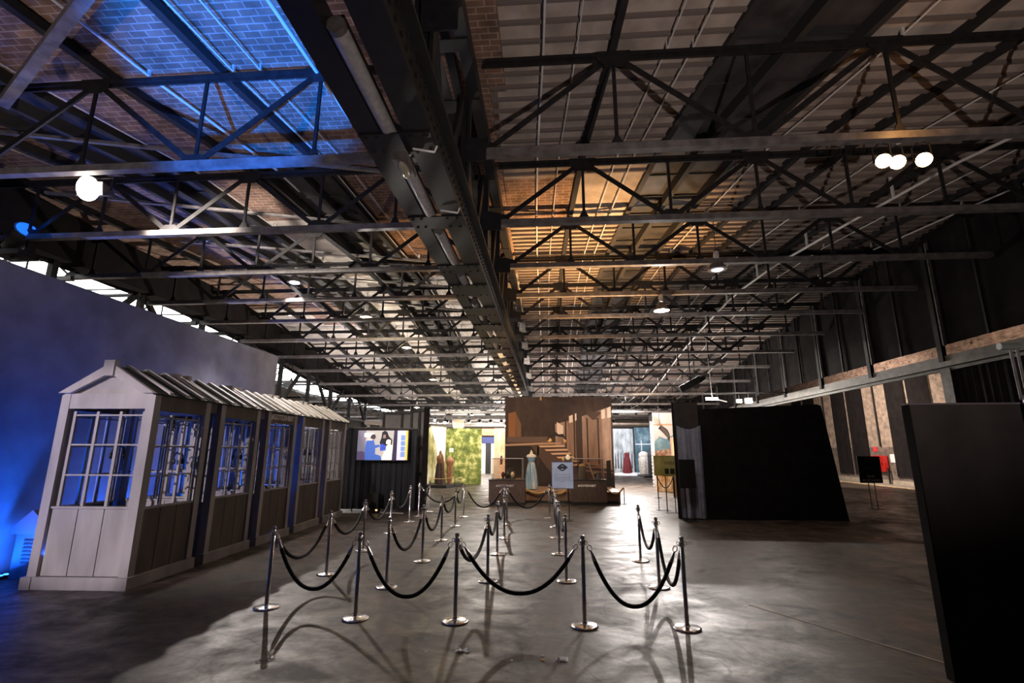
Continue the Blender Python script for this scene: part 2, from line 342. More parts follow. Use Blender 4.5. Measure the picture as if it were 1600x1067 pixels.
glazing(1, -1, 1.95, 2.95, 8.2); glazing(2, -1, 4.0, 4.85); glazing(3, 1, 1.9, 2.9)
# strip between the bays above the central girder
struct(MB().box(-1.6, -.6, 2.6, 17, 7.6, 7.7).build('ceiling', M['roofbrick'])); struct(deck(1, -.62, .05, 17, YE, '', 0).build('ceiling', M['purlin']))
# left plaster wall behind the booths
struct(MB().box(-8.95, -8.75, -3, 15.2, 0, 4.98).build('wall_left', M['plaster']))
struct(MB().box(-24, 26, YE, YE+.3, 0, 8).build('wall_back', M['concrete']))
struct(MB().box(-22.3, -22, -3, YE, 0, 8).build('wall_aisle', M['concrete']))
# aisle beyond the left lattice girder: daylit roof
def aisle(xa, xb, dz, th=.06):
    mb = MB(); vs = []
    for y in YS[1:]: z = 7.34+dz-drop(y)*.85; vs += [(xa, y, z), (xb, y, z)]
    n_ = len(YS)-2
    mb.add(vs, [(2*i, 2*i+1, 2*i+3, 2*i+2) for i in range(n_)]); mb.add([(a, b, c+th) for a, b, c in vs], [(2*i, 2*i+2, 2*i+3, 2*i+1) for i in range(n_)]); return mb
struct(aisle(-13.9, -11.2, 0).build('ceiling', M['roofpale'])); struct(aisle(-22, -16.3, 0).build('ceiling', M['roofpale']))
w4 = struct(aisle(-16.3, -13.9, .04).build('window_4', M['day']))
mb = MB(); y = 4.5
while y < 55: z = 7.33-drop(y)*.85; mb.box(-16.3, -13.9, y, y+.05, z-.05, z); y += 2.6
for x in (-16.3, -13.9):
    for a, b in zip(YS[1:], YS[2:]): mb.bar((x, a, 7.27-drop(a)*.85), (x, b, 7.27-drop(b)*.85), .1, .12)
mb.build('window_frame', M['skyframe'], w4)
# brick wall on the right
XW = 21
bays = [(22.4, 26.0)]+[(28.67+6*k, 32.4+6*k) for k in range(0, 4)]
wr = MB(); wr.box(XW, XW+.4, 6, YE, 6.4, 8.2)
struct(wr.build('wall_right', M['brickw']))
struct(MB().box(XW, XW+.4, 6, YE, 2.28, 6.4).build('wall_right', M['render']))
struct(MB().box(XW-.02, XW+.4, 6, YE, .3, 2.28).build('wall_right', M['dado']))
struct(MB().box(XW-.06, XW+.4, 6, YE, 0, .3).build('baseboard_right', M['kerb']))
struct(MB().box(19.75, 20.94, 14, 42, 0, .06).build('trim_1', M['kerb']))
n = 0
places = ['nearest the camera', 'second from the camera', 'third from the camera', 'fourth from the camera', 'fifth from the camera',
          'sixth from the camera', 'seventh from the camera', 'eighth from the camera', 'ninth from the camera', 'tenth from the camera']
for b in range(5):
    y0 = 22.45+6*b
    for (a, c) in ((y0+.22, y0+1.95), (y0+2.22, y0+3.82)):
        d = MB(); d.cloth((XW-.09, a), (XW-.09, c), .52, 6.38, .012, 2.5, 24, 14, .02, ph=n)
        o = d.build('window_drape', M['black']); tag(o, 'black drape closing a tall window in the brick wall, ' + places[n], 'drape', 'drapes over the brick wall windows')
        r = MB(); r.box(XW-.16, XW-.02, a-.06, c+.06, 6.36, 6.5); r.box(XW-.13, XW-.08, a+.02, c-.02, .50, .55); r.build('batten', M['blackpl'], o)
        n += 1
for k, y in enumerate((27.3, 33.5, 39.5)):
    mb = MB().tube([(XW-.06, y, 2.3), (XW-.06, y, 6.6)], .06); o = mb.build('downpipe', M['steel']); tag(o, 'dark downpipe on the brick wall between drapes, ' + ORD[k] + ' from the camera', 'pipe')
# black cloth wall under the right eaves, its frame and the pale beam
XC = 9.36
YC = [9.55, 12.2, 14.85, 17.5, 20.15, 22.8, 25.45, 28.1, 30.75, 33.4, 36.05, 38.7]
for k in range(len(YC)):
    a, b = YC[k], YC[k]+2.65
    d = MB(); d.cloth((XC+.06, b-.04), (XC+.06, a+.04), 4.47, 7.25, .008, 1.5, 16, 4, .01, ph=k); o = d.build('wall_cloth', M['black'])
    tag(o, 'black cloth stretched below the right eaves above the brick, ' + ORD[k] + ' bay from the camera', 'cloth', 'cloth bays under the right eaves')
    p = thing('cloth_post', 'dark steel post framing the black eaves cloth, ' + ORD[k] + ' from the camera', 'post', (XC, a, 4.05))
    MB().box(-.07, .03, -.07, .07, 0, 3.2).build('post', M['steel'], p); MB().box(-.06, 0, -.16, -.12, .38, 3.0).build('edge_rail', M['steel2'], p)
    t = MB().box(XC-.03, XC+.02, a+1.3, a+1.35, 4.45, 7.2); tag(t.build('cloth_batten', M['steel']), 'thin dark batten midway across the black eaves cloth, ' + ORD[k] + ' bay from the camera', 'batten')
o = MB().box(XC-.12, XC+.04, 8, 42, 3.93, 4.05).box(XC-.02, XC+.06, 8, 42, 3.85, 4.2).build('eaves_beam', M['beam']); tag(o, 'pale steel beam running along under the black eaves cloth', 'beam')
struct(MB().box(9.3, 9.6, 2.6, YE, 7.2, 7.7).build('trim_2', M['steel']))
# near curtains below the beam
for k, (a, b) in enumerate(((8.2, 10.6), (10.6, 12.0))):
    d = MB(); d.cloth((XC+.05, b), (XC+.05, a), .05, 3.86, .05, 7, 70, 5, .02, ph=k*2)
    tag(d.build('curtain', M['black']), ('black pleated curtain hanging under the beam, nearer the camera', 'black pleated curtain hanging under the beam, beside the dark door jamb')[k], 'curtain')
tag(MB().box(XC-.05, XC+.15, 12.02, 12.32, 0, 3.9).build('door_jamb', M['steel2']), 'dark grey jamb at the end of the near black curtain', 'jamb')
# hazard tape on the floor edge
mb = MB(); y = 28.5
tp = thing('hazard_tape', 'yellow and black hazard tape along the foot of the brick wall', 'tape', (19.72, 28.5, 0))
MB().box(-.06, .06, 0, 10, .0, .004).build('tape', M['blackpl'], tp)
for k in range(40): mb.box(-.06, .06, k*.25, k*.25+.14, .004, .007)
mb.build('yellow_dash', M['yellow'], tp)

# ------------------------------------------------------------------ roof trusses
def truss_parts(T, x0, hp, xe, zup, full=True, st=None, up_st=None, zl=6.02):
    sg = 1 if xe > x0 else -1; n = int(abs(xe-x0)/hp+.02); st = st or M['steel']
    up = MB(); up.box(min(x0, xe), max(x0, xe), -.05, .05, zup-.03, zup+.03); up.box(min(x0, xe), max(x0, xe), -.012, .012, zup-.08, zup)
    up.build('upper_chord', st, T)
    lo = MB(); lo.box(min(x0, xe), max(x0, xe), -.06, .06, zl-.05, zl-.035); lo.box(min(x0, xe), max(x0, xe), -.06, -.045, zl-.035, zl+.055); lo.box(min(x0, xe), max(x0, xe), .045, .06, zl-.035, zl+.055)
    lo.build('lower_chord', up_st or M['steel2'], T)  # lighter than the web: floodlight on the chords put into the colour
    web = MB(); n = n
    for j in range(n+1):
        X = x0+sg*hp*j
        if j < n:
            X2 = x0+sg*hp*(j+1); za, zb = (zl, zup) if j % 2 == 0 else (zup, zl)
            m = MB() if full else web
            dw = .085 if full else .05; m.bar((X, -.012, za), (X2, -.012, zb), dw, .012, (0, 1, 0)); m.bar((X, .012, za), (X2, .012, zb), .012, .05, (0, 1, 0))
            if full: m.build('diagonal', st, T)
        if j > 0:
            m = MB() if full else web; m.box(X-(.025 if full else .016), X+(.025 if full else .016), -.015, .015, zl, zup)
            if j % 2: m.poly([(X-.025, zl+.2), (X+.025, zl+.2), (X+.09, zl+.07), (X-.09, zl+.07)], -.012, .012)
            if full: m.build('vertical_strut', st, T)
        m = MB() if full else web
        if j % 2: m.poly([(X-.24, zup+.05), (X+.24, zup+.05), (X+.24, zup-.08), (X+.12, zup-.2), (X-.12, zup-.2), (X-.24, zup-.08)], -.045, -.033)
        else: m.poly([(X-.2, zl-.03), (X+.2, zl-.03), (X+.2, zl+.08), (X+.10, zl+.17), (X-.10, zl+.17), (X-.2, zl+.08)], -.03, .03)
        if full: m.build('gusset_plate', st, T)
    if not full: web.build('web_bracing', st, T)
KMAX = 16
for side, nm in ((1, 'right'), (-1, 'left')):
    pf = pn = None; g = nm+' bay roof trusses'
    for k in range(KMAX):
        lab = 'dark steel lattice roof truss across the %s bay, %s from the camera' % (nm, ORD[k])
        Y = TY(k); loc = (0, Y, -drop(Y) if k >= 5 else 0)
        args = (XR0, hpR(Y), 9.3, zu(Y)+drop(Y)) if side > 0 else (XL0-(.2 if k == 0 else 0), hpL(Y), -11.2, zu(Y)+drop(Y))
        lm = M['steel2']
        if k < 5:
            T = thing('roof_truss', lab, 'truss', loc, 0, g); truss_parts(T, *args)
        elif k < 9:
            if pf is None: pf = thing('roof_truss', lab, 'truss', loc, 0, g); truss_parts(pf, *args)
            else: dup(pf, loc, 0, lab)
        else:
            if pn is None: pn = thing('roof_truss', lab, 'truss', loc, 0, g); truss_parts(pn, *args, full=False)
            else: dup(pn, loc, 0, lab)
pa = None
for k in range(1, 9):
    lab = 'steel roof truss seen over the plaster wall in the daylit aisle, %s from the camera' % ORD[k-1]; loc = (0, TY(k)*2-6, -drop(TY(k)*2-6)*.85)
    if pa is None: pa = thing('roof_truss', lab, 'truss', loc, 0, 'aisle roof trusses'); truss_parts(pa, -11.4, 1.28, -21.8, 7.06, full=False)
    else: dup(pa, loc, 0, lab)
# purlins
def purlin(side, u, w, h, lab, ya=2.8, yb=52, m=None, dz=.12, name='roof_purlin', cat='purlin'):
    mb = MB(); ys = [ya]+[TY(k) for k in range(0, 24) if ya < TY(k) < yb]+[yb]
    for a, b in zip(ys, ys[1:]): mb.bar(roofpt(side, u, a, dz-.12-h/2), roofpt(side, u, b, dz-.12-h/2), w, h)
    return tag(mb.build(name, m or M['purlin']), lab, cat)
for i, u in enumerate((.02, 2.02, 3.02, 3.92, 5.2, 6.4)):
    purlin(-1, u, .12, .14, 'dark purlin under the left bay roof, %s from the central girder' % ORD[i])
for i, u in enumerate((1.0, 3.6, 4.1, 5.4, 6.6)):
    purlin(1, u, .10, .13, 'dark purlin under the right bay roof, %s from the central girder' % ORD[i])
def conduit(side, u, r, lab, ya=3, yb=40, drop=.1, m=None):
    mb = MB(); ys = [ya]+[TY(k*.5) for k in range(0, 50) if ya < TY(k*.5) < yb]+[yb]
    mb.tube([roofpt(side, u, y, -drop) for y in ys], r, 8)
    for y in ys[1:-1:2]:
        a = roofpt(side, u, y, -drop); mb.box(a[0]-.02, a[0]+.02, y-.02, y+.02, a[2], a[2]+drop)
    return tag(mb.build('conduit', m or M['galv']), lab, 'conduit')
conduit(-1, 1.14, .03, 'pale conduit pipe under the left roof, close beside the central girder', drop=.24, yb=12)
conduit(-1, 1.66, .012, 'thin conduit crossing the blue lit bricks of the left roof'); conduit(-1, 2.5-.6, .014, 'thin conduit along the near edge of the inner left skylight')
conduit(-1, 3.75, .012, 'thin conduit under the left roof between the two skylight strips'); conduit(-1, 5.4, .012, 'thin conduit under the left roof outside the outer skylight')
conduit(-1, 2.66, .022, 'bright conduit along the blue lit edge of the left roof', ya=3, yb=9)
conduit(1, .46, .018, 'pale conduit under the right roof, first from the central girder'); conduit(1, .72, .010, 'thin bracket rail under the right roof beside the first conduit')
conduit(1, 1.42, .012, 'thin rail under the right roof, before the skylight strip'); conduit(1, 1.62, .014, 'pale conduit under the right roof, close to the skylight strip')
conduit(1, 3.15, .014, 'pale conduit under the right roof, just beyond the skylight strip'); conduit(1, 4.6, .014, 'pale conduit under the right roof, midway beyond the skylight')
conduit(1, 5.2, .03, 'stout pale pipe under the right roof, running out from near the par cans', ya=7, yb=38, drop=.5); conduit(1, 6.1, .014, 'pale conduit under the right roof, second from the black cloth')
conduit(1, 7.0, .02, 'pale conduit under the right roof, nearest the black cloth', drop=.2)
tag(MB().bar((-8.4, 6.1, 7.25), (-5.1, 4.3, 7.35), .14, .14).build('wind_brace', M['steel2']), 'heavy diagonal brace in the roof at the upper left corner', 'brace')
# long tie rods in the roof plane of the left bay
for i, (k, ua, ub) in enumerate(((0, 6.0, 1.0), (1, 6.0, 1.0), (2, 5.5, .6), (3, 5.2, .4), (4, 5.0, .6))):
    a = roofpt(-1, ua, TY(k)+.1, -.35); b = roofpt(-1, ub, TY(k+1)-.1, -.35)
    tag(MB().bar(a, b, .07, .05).build('tie_bar', M['steel2']), 'flat tie bar slanting between left bay trusses, %s from the camera' % ORD[i], 'brace')

# ------------------------------------------------------------------ central lattice girder with tube lights
gd = thing('lattice_girder', 'massive black riveted lattice girder running down the middle of the hall', 'girder', (-1.3, 0, 4.75))
GY0, GY1 = 2.0, 54
mb = MB(); mb.box(-.37, -.16, GY0, GY1, 0, .02); mb.box(.05, .30, GY0, GY1, 0, .02); mb.box(-.37, -.35, GY0, GY1, .02, .34); mb.box(.28, .30, GY0, GY1, .02, .34)
mb.box(-.18, -.16, GY0, GY1, .02, .2); mb.box(.05, .07, GY0, GY1, .02, .2); mb.box(.30, .40, GY0, GY1, .26, .29); mb.box(-.45, -.35, GY0, GY1, .32, .34)
mb.build('bottom_chord', M['girder'], gd)
mb = MB(); GT = 19.5; mb.box(-.16, -.02, GY0, GT, 2.2, 2.22); mb.box(.22, .38, GY0, GT, 2.2, 2.22); mb.box(-.16, -.14, GY0, GT, 2.22, 2.45); mb.box(.36, .38, GY0, GT, 2.22, 2.45); mb.build('top_chord', M['girder'], gd)
bt = [2.3, 3.95, 5.55, 7.15]+[8.2+i*1.35 for i in range(18)]
for i, y in enumerate(bt):
    w = .16 if i < 4 else .3
    mb = MB(); mb.box(-.36, .29, y-w, y+w, -.015, 0)
    for sx in (-.31, -.21, .11, .23):
        for sy in ((-w+.05, w-.05)): mb.lathe([(.016, -.03), (.018, -.022), (.018, -.013)], 8, (sx, y+sy, 0))
    mb.build('batten_plate', M['girder'], gd)
for i in range(15):
    y = 3.0+i*1.08
    MB().box(-.15, .37, y-.1, y+.1, 2.185, 2.2).build('top_batten', M['girder'], gd)
for k in range(-1, 21):
    y = TY(k); mb = MB(); zt = max(.5, 2.2-drop(y)*1.05)
    mb.box(.06, .10, y-.05, y+.07, .02, zt); mb.box(.22, .26, y-.05, y+.07, .02, zt); mb.box(.1, .22, y-.01, y+.02, .02, zt)
    mb.build('post', M['girder'], gd)
    y2 = y+TSP/2
    mb = MB(); mb.bar((.16, y+.05, zt-.05), (.16, y2, .25), .16, .05, (1, 0, 0)); mb.bar((.16, y2, .25), (.16, y+TSP-.05, zt-.05), .16, .05, (1, 0, 0))
    mb.build('lattice_brace', M['girder'], gd)
    mb = MB(); q = drop(y) if k >= 5 else 0; mb.poly([(.14, 1.1-q), (.5, 1.1-q), (.5, 1.42-q), (.14, 1.5-q)], y-.1, y-.085); mb.box(-.2, .14, y-.06, y+.06, 1.15-q, 1.35-q); mb.build('truss_seat', M['girder'], gd)
mb = MB(); y = GY0+.2
while y < 26:
    for sx in (.405,): mb.box(.30, .318, y-.014, y+.014, .08, .108); mb.box(.30, .318, y-.014, y+.014, .2, .228)
    y += .13
mb.build('rivets', M['girder'], gd, kind='stuff')
tube_d = mat('dusty_tube_cover', (.42, .40, .40), .25, 0, .15, 20)
tube_w = mat('warm_lit_tube', (1, .66, .36), .3, emit=.8)
p = thing('tube_light', 'unlit ribbed fluorescent tube in the girder slot, first from the camera', 'light', (-1.40, 2.74, 4.80), 0, 'tube lights in the girder')
mb = MB(); mb.tube([(0, 0, 0), (0, .03, 0), (0, 1.17, 0), (0, 1.2, 0)], [.055, .065, .065, .055], 14); mb.build('cover', tube_d, p)
mb = MB(); mb.box(-.05, .05, -.03, 1.23, .05, .09); mb.build('housing', M['blackpl'], p); MB().tube([(0, -.05, 0), (0, 0, 0)], .068, 12).build('end_cap', M['steel2'], p)
for i in range(1, 16):
    t = dup(p, (-1.40, 2.74+1.585*i, 4.80), 0, '%s fluorescent tube in the girder slot, %s from the camera' % ('unlit ribbed' if i < 7 else 'warm glowing', ORD[i]))
    if i >= 7:
        for c in t.children:
            if c.name.startswith('cover'): c.data = c.data.copy(); c.data.materials.clear(); c.data.materials.append(tube_w)
# small bulkhead lamp hanging under the girder
p = thing('bulkhead_lamp', 'small yellowish glass work lamp hanging beside the girder tubes', 'lamp', (-1.33, 4.12, 4.62))
MB().box(-.07, .07, -.16, .16, -.03, .05).build('housing', M['steel2'], p); MB().ell((0, 0, -.04), .05, .14, .05).build('glass_cover', mat('old_glass', (.35, .33, .25), .2), p)
MB().tube([(0, 0, .05), (.05, .02, .14), (.06, .05, .2)], .012).build('bracket', M['galv'], p)
for k, y in enumerate((4.0, 5.2)):
    p = MB().tube([(-1.22, y, 4.72), (-1.02, y+.02, 4.69), (-1.0, y+.02, 4.75)], .012); tag(p.build('cable_bracket', M['galv']), 'bent metal bracket under the girder, %s from the camera' % ORD[k], 'bracket')
# ------------------------------------------------------------------ left lattice girder on the aisle line
lg = thing('lattice_girder', 'grey lattice girder between the left bay and the daylit aisle', 'girder', (-11.25, 0, 3.8))
MB().box(-.12, .12, 4, 31, -.12, 0).box(-.15, .15, 4, 31, -.14, -.12).build('bottom_chord', M['steel'], lg)
mb = MB(); ys = [4]+[TY(k) for k in range(-1, 12)]+[52]; ys.sort()
for a, b in zip(ys, ys[1:]): mb.bar((0, a, 2.96-drop(a)*.75), (0, b, 2.96-drop(b)*.75), .62, 1.08)
mb.build('valley_beam', M['black'], lg)
for i in range(10):
    y = 7.35+2.5*i
    MB().box(-.07, .07, y-.07, y+.07, 0, 2.42).build('post', M['steel'], lg)
    if i % 2 == 0:
        MB().bar((0, y+.1, 2.4), (0, y+2.35, .05), .12, .12, (1, 0, 0)).build('brace', M['steel'], lg)
        MB().bar((0, y-.1, 2.4), (0, y-2.35, .05), .12, .12, (1, 0, 0)).build('brace', M['steel'], lg)
for k, y in enumerate((5, 17.35, 29.85, 42.35)):
    p = MB().box(-11.4, -11.1, y-.15, y+.15, 0, 3.68); tag(p.build('steel_column', M['steel']), 'grey steel column carrying the left lattice girder, %s from the camera' % ORD[k], 'column')

# ------------------------------------------------------------------ ticket booths
BW = .76; BL = 1.40
booth_labels = ['grey timber booth with gabled roof, nearest the camera and facing it', 'grey timber booth, second from the camera in the row',
                'grey timber booth with the lettering on its header beam', 'grey timber booth just beyond the lettered one', 'grey timber booth at the far end of the row beside the curtain']
def grid_window(ax, c, a0, a1, z0, z1, cols=3, rows=3):     # glazing bars in one wall; ax 'x' spans x at y=c
    mb = MB(); t = .018
    def bx(p0, p1, q0, q1, e=t):
        if ax == 'x': mb.box(p0, p1, c-e, c+e, q0, q1)
        else: mb.box(c-e, c+e, p0, p1, q0, q1)
    for i in range(cols+1):
        p = a0+(a1-a0)*i/cols; bx(p-.022, p+.022, z0, z1)
    for j in range(1, rows+1):
        z = z0+(z1-z0)*(j/(rows)*.96); bx(a0, a1, z-.012, z+.012, .012)
    return mb
def booth(letters=False):
    T = thing('ticket_booth', booth_labels[0], 'booth', (0, 0, 0), 0, 'row of timber booths')
    w = M['wood']; wd = M['wood_shaded']
    mb = MB(); mb.box(-.80, .80, -.035, .02, 0, .17); mb.box(-.80, .80, BL-.02, BL+.035, 0, .17); mb.box(.745, .80, .02, BL-.02, 0, .17); mb.box(-.80, -.745, .02, BL-.02, 0, .17)
    mb.build('base_board', w, T)
    for a in (-.80, .64): MB().box(a, a+.16, -.05, -.035, 0, .17).build('base_corner', w, T)
    for sx in (-1, 1):
        for y in (0, BL-.13):
            x = sx*.69
            MB().box(x-.07, x+.07, y, y+.13, .17, 2.86).build('corner_post', w, T)
    MB().box(-.62, .62, .01, .08, 2.62, 2.86).build('front_header', w, T); MB().box(-.62, .62, BL-.08, BL-.01, 2.62, 2.86).build('back_header', w, T)
    for a in (.68, -.75): MB().box(a, a+.07, .13, BL-.13, 2.60, 2.86).build('side_header', wd, T)
    for nm, ax in (('front_panel', 0), ('back_panel', 1)):
        mb = MB(); y = .05 if ax == 0 else BL-.09
        for i in range(3):
            a = -.61+i*.407; mb.box(a+.006, a+.400, y, y+.03, .17, 1.12)
        mb.box(-.61, .61, y+.03, y+.045, .17, 1.12); mb.build(nm, w, T)
    for nm, x in (('side_panel', .70), ('side_panel', -.73)):
        mb = MB()
        for i in range(3):
            a = .14+i*.375; mb.box(x, x+.03, a+.006, a+.368, .17, 1.10)
        mb.box(x+.005, x+.02, .13, BL-.13, .17, 1.10); mb.build(nm, wd, T)
    for q in ((-.61, .61, .02, .12, 1.12, 1.15), (-.61, .61, BL-.12, BL-.02, 1.12, 1.15), (.66, .75, .13, BL-.13, 1.10, 1.13), (-.75, -.66, .13, BL-.13, 1.10, 1.13)): MB().box(*q).build('sill', w, T)
    grid_window('x', .09, -.56, .56, 1.15, 2.58).build('front_window', w, T)
    grid_window('y', .67, .22, BL-.2, 1.13, 2.56).build('side_window', w, T)
    grid_window('y', -.69, .22, BL-.2, 1.13, 2.56).build('side_window', w, T)
    grid_window('x', BL-.07, -.56, .56, 1.15, 2.58, 2).build('back_window', w, T)
    MB().box(-.60, .60, .75, 1.25, .95, 1.0).build('counter', M['navy'], T)
    # roof
    for sx in (-1, 1):
        mb = MB(); L = 1.66
        mb.hexa([(sx*.77, -.05, 2.83), (0, -.05, 3.27), (0, L, 3.27), (sx*.77, L, 2.83), (sx*.77, -.05, 2.86), (0, -.05, 3.31), (0, L, 3.31), (sx*.77, L, 2.86)])
        r = mb.build('roof_slope', M['felt'], T)
        mb = MB()
        for i in range(4):
            y = .26+i*.40; mb.hexa([(sx*.79, y, 2.855), (0, y, 3.315), (0, y+.085, 3.315), (sx*.79, y+.085, 2.855), (sx*.79, y, 2.90), (0, y, 3.36), (0, y+.085, 3.36), (sx*.79, y+.085, 2.90)])
        mb.build('roof_batten', M['batten'], r)
    for y in (-.07, 1.36):
        mb = MB(); mb.poly([(-.77, 2.86), (-.58, 2.86), (0, 3.17), (0, 3.345)], y, y+.07); mb.poly([(.77, 2.86), (.58, 2.86), (0, 3.17), (0, 3.345)][::-1], y, y+.07)
        rf = mb.build('gable_rafter', w, T)
        MB().box(-.085, .085, y-.03, y+.06, 3.13, 3.38).build('ridge_block', w, rf)
    MB().poly([(-.70, 2.86), (.70, 2.86), (0, 3.24)], .06, .09).build('gable_board', w, T)
    # recessed link to the next booth
    mb = MB(); mb.box(.60, .64, BL, 1.66, 0, 2.84); mb.build('link_panel', M['navy'], T)
    MB().box(.64, .72, BL+.06, 1.64, 2.66, 2.86).build('link_header', wd, T)
    return T
KY = [7.30, 9.02, 10.74, 12.46, 14.18]
b0 = booth(); rzk = R(2.2)
for i, y in enumerate(KY):
    loc = (-6.91-(y-7.3)*.036, y, 0)
    if i == 0: b0.location = loc; b0.rotation_euler = (0, 0, rzk); B = b0
    else: B = dup(b0, loc, rzk, booth_labels[i])
    if i == 2: lettering('#GOTEXHIBIT', .172, M['letter'], B, (.755, .68, 2.735), (R(90), 0, R(90)))
# headphones hanging in the booths
def headphones(loc, rz, label):
    T = thing('headphones', label, 'headphones', loc, rz, 'headphones hanging in the booths')
    pts = [(.09*math.cos(a), 0, .10*math.sin(a)) for a in [math.pi*(-.12+1.24*i/14) for i in range(15)]]
    MB().tube(pts, .012, 6).build('headband', M['blackpl'], T)
    for sx in (-1, 1): MB().ell((sx*.085, 0, -.05), .025, .04, .05).build('ear_cup', M['blackpl'], T)
    MB().tube([(.085, 0, -.09), (.09, .02, -.25), (.0, .05, -.33), (-.06, .06, -.1), (-.04, .06, .3), (0, .04, .72)], .006, 5).build('cable', M['blackpl'], T)
for loc, rz, l in [((-6.78, 7.5, 1.95), .3, 'black headphones hanging in the front window of the nearest booth'), ((-6.3, 8.2, 1.85), 1.4, 'black headphones hanging inside the side window of the nearest booth'),
                   ((-6.35, 9.9, 1.9), 1.2, 'black headphones hanging inside the second booth'), ((-6.45, 11.6, 1.9), 1.1, 'black headphones hanging inside the lettered booth'), ((-6.5, 13.2, 1.95), 1.2, 'black headphones hanging inside the booth beyond the lettered one')]:
    headphones(loc, rz, l)
mb = MB()
mb.tube([(-6.35+.05*math.sin(i*1.9), 8.0+.05*math.cos(i*1.9), 2.42+.12*math.sin(i*.7)) for i in range(40)], .008, 5); tag(mb.build('cable_coil', M['blackpl']), 'coil of black cable hung under the nearest booth roof', 'cable')
# louvred shed and blue light strip behind the first booth
p = thing('louvred_shed', 'small dark louvred shed with gabled roof behind the nearest booth', 'shed', (-8.22, 7.75, 0))
mb = MB(); mb.box(-.26, .26, 0, .9, 0, .68); mb.build('body', mat('blue_grey_board', (.05, .055, .075), .7, 0, .2, 4), p)
mb = MB()
for i in range(7): mb.box(-.10, .22, -.015, 0, .24+i*.055, .265+i*.055)
mb.build('louvre', M['steel'], p); mb = MB(); mb.poly([(-.34, .68), (.34, .68), (.34, .75), (0, 1.05), (-.34, .75)], -.06, .98); mb.build('roof', mat('blue_grey_roof', (.06, .065, .085), .7), p)
p = thing('light_strip', 'blue light strip on the floor along the plaster wall', 'light', (-8.62, 7.2, 0))
MB().box(-.05, .05, 0, 8, .0, .05).build('housing', M['blackpl'], p); em_b = em('blue_led', (.02, .16, 1), 10)
mb = MB()
for i in range(80): mb.box(-.03, .03, i*.1+.02, i*.1+.07, .05, .062)
mb.build('led', em_b, p)
for y, e_ in ((5.2, 70), (7.4, 380), (9.8, 330), (12.2, 330), (14.2, 260)): lamp('blue_strip_light', 'AREA', (-8.60, y, .08), e_, BLUE, (-8.75, y, .50), .10, sy=2.3)
p = thing('moving_head_light', 'blue-lit stage light clamped at the end of the truss over the plaster wall', 'stage light', (-10.4, 8.35, 5.72))
MB().box(-.3, .3, -.2, .2, -.05, .05).build('base', M['steel'], p); mb = MB(); mb.box(-.32, -.27, -.08, .08, .05, .45); mb.box(.27, .32, -.08, .08, .05, .45); mb.build('yoke', M['steel'], p)
MB().tube([(-.2, .05, .18), (.28, -.12, .46)], [.15, .2], 14).build('head', M['steel2'], p); MB().tube([(.285, -.121, .464), (.295, -.125, .47)], .17, 14).build('lens', em('blue_lens', (.02, .2, 1), 1.0), p); lamp('stage_light_spill', 'POINT', (-9.9, 7.9, 6.35), 5, (.01, .17, 1), size=.05)
MB().box(-.05, .05, -.04, .04, -.1, -.04).build('clamp', M['steel2'], p)

# ------------------------------------------------------------------ rope stanchions
S = dict(A=(-3.67, 6.72), B=(-2.36, 6.39), C=(-1.14, 6.39), D=(.39, 6.35), E=(1.56, 6.37), F=(-3.67, 8.49), G=(-2.44, 7.80), H=(-.98, 8.28), I=(.25, 8.37), J=(1.62, 8.11), K=(1.67, 9.94),
         L=(-3.79, 10.44), M=(-2.35, 9.58), N=(-1.04, 10.33), O=(.18, 10.45), P=(-3.94, 12.66), Q=(-2.46, 11.75), R=(-1.06, 12.18), S=(.16, 12.36), T=(.14, 14.01), U=(-4.02, 14.67), V=(-4.07, 15.88),
         W=(-4.01, 17.03), X=(-2.55, 13.92), Y=(-2.65, 15.83), Z=(-1.36, 15.7), a=(-1.18, 14.34), b=(0, 15.76))
SL = dict(A='at the left end of the front row', B='second from the left in the front row', C='in the middle of the front row', D='fourth from the left in the front row', E='at the right end of the front row',
          F='nearest the booths, first behind the left end of the front row', L='second behind the left end of the front row, beside the booths', P='third behind the left end, before the curtain', U='fourth behind the left end, near the curtain edge',
          V='in front of the grey stage flats', W='farthest left, beside the garden print passage',
          G='first behind the second front stanchion, its base reflecting the screen', M='second in the column right of the booths', Q='third in the column right of the booths, base shining', X='fourth in the column right of the booths', Y='in the far row before the garden print',
          H='first in the middle column behind the front row', N='second in the middle column', R='third in the middle column', a='fourth in the middle column', Z='in the far row before the left display case',
          I='first in the column below the welcome sign, without a front rope', O='second in the column below the welcome sign', S='third in the column below the welcome sign', T='fourth in the column, just left of the welcome sign legs', b='in the far row before the blue dress',
          J='first behind the right end of the front row', K='last in the short right-hand column')
p0 = None
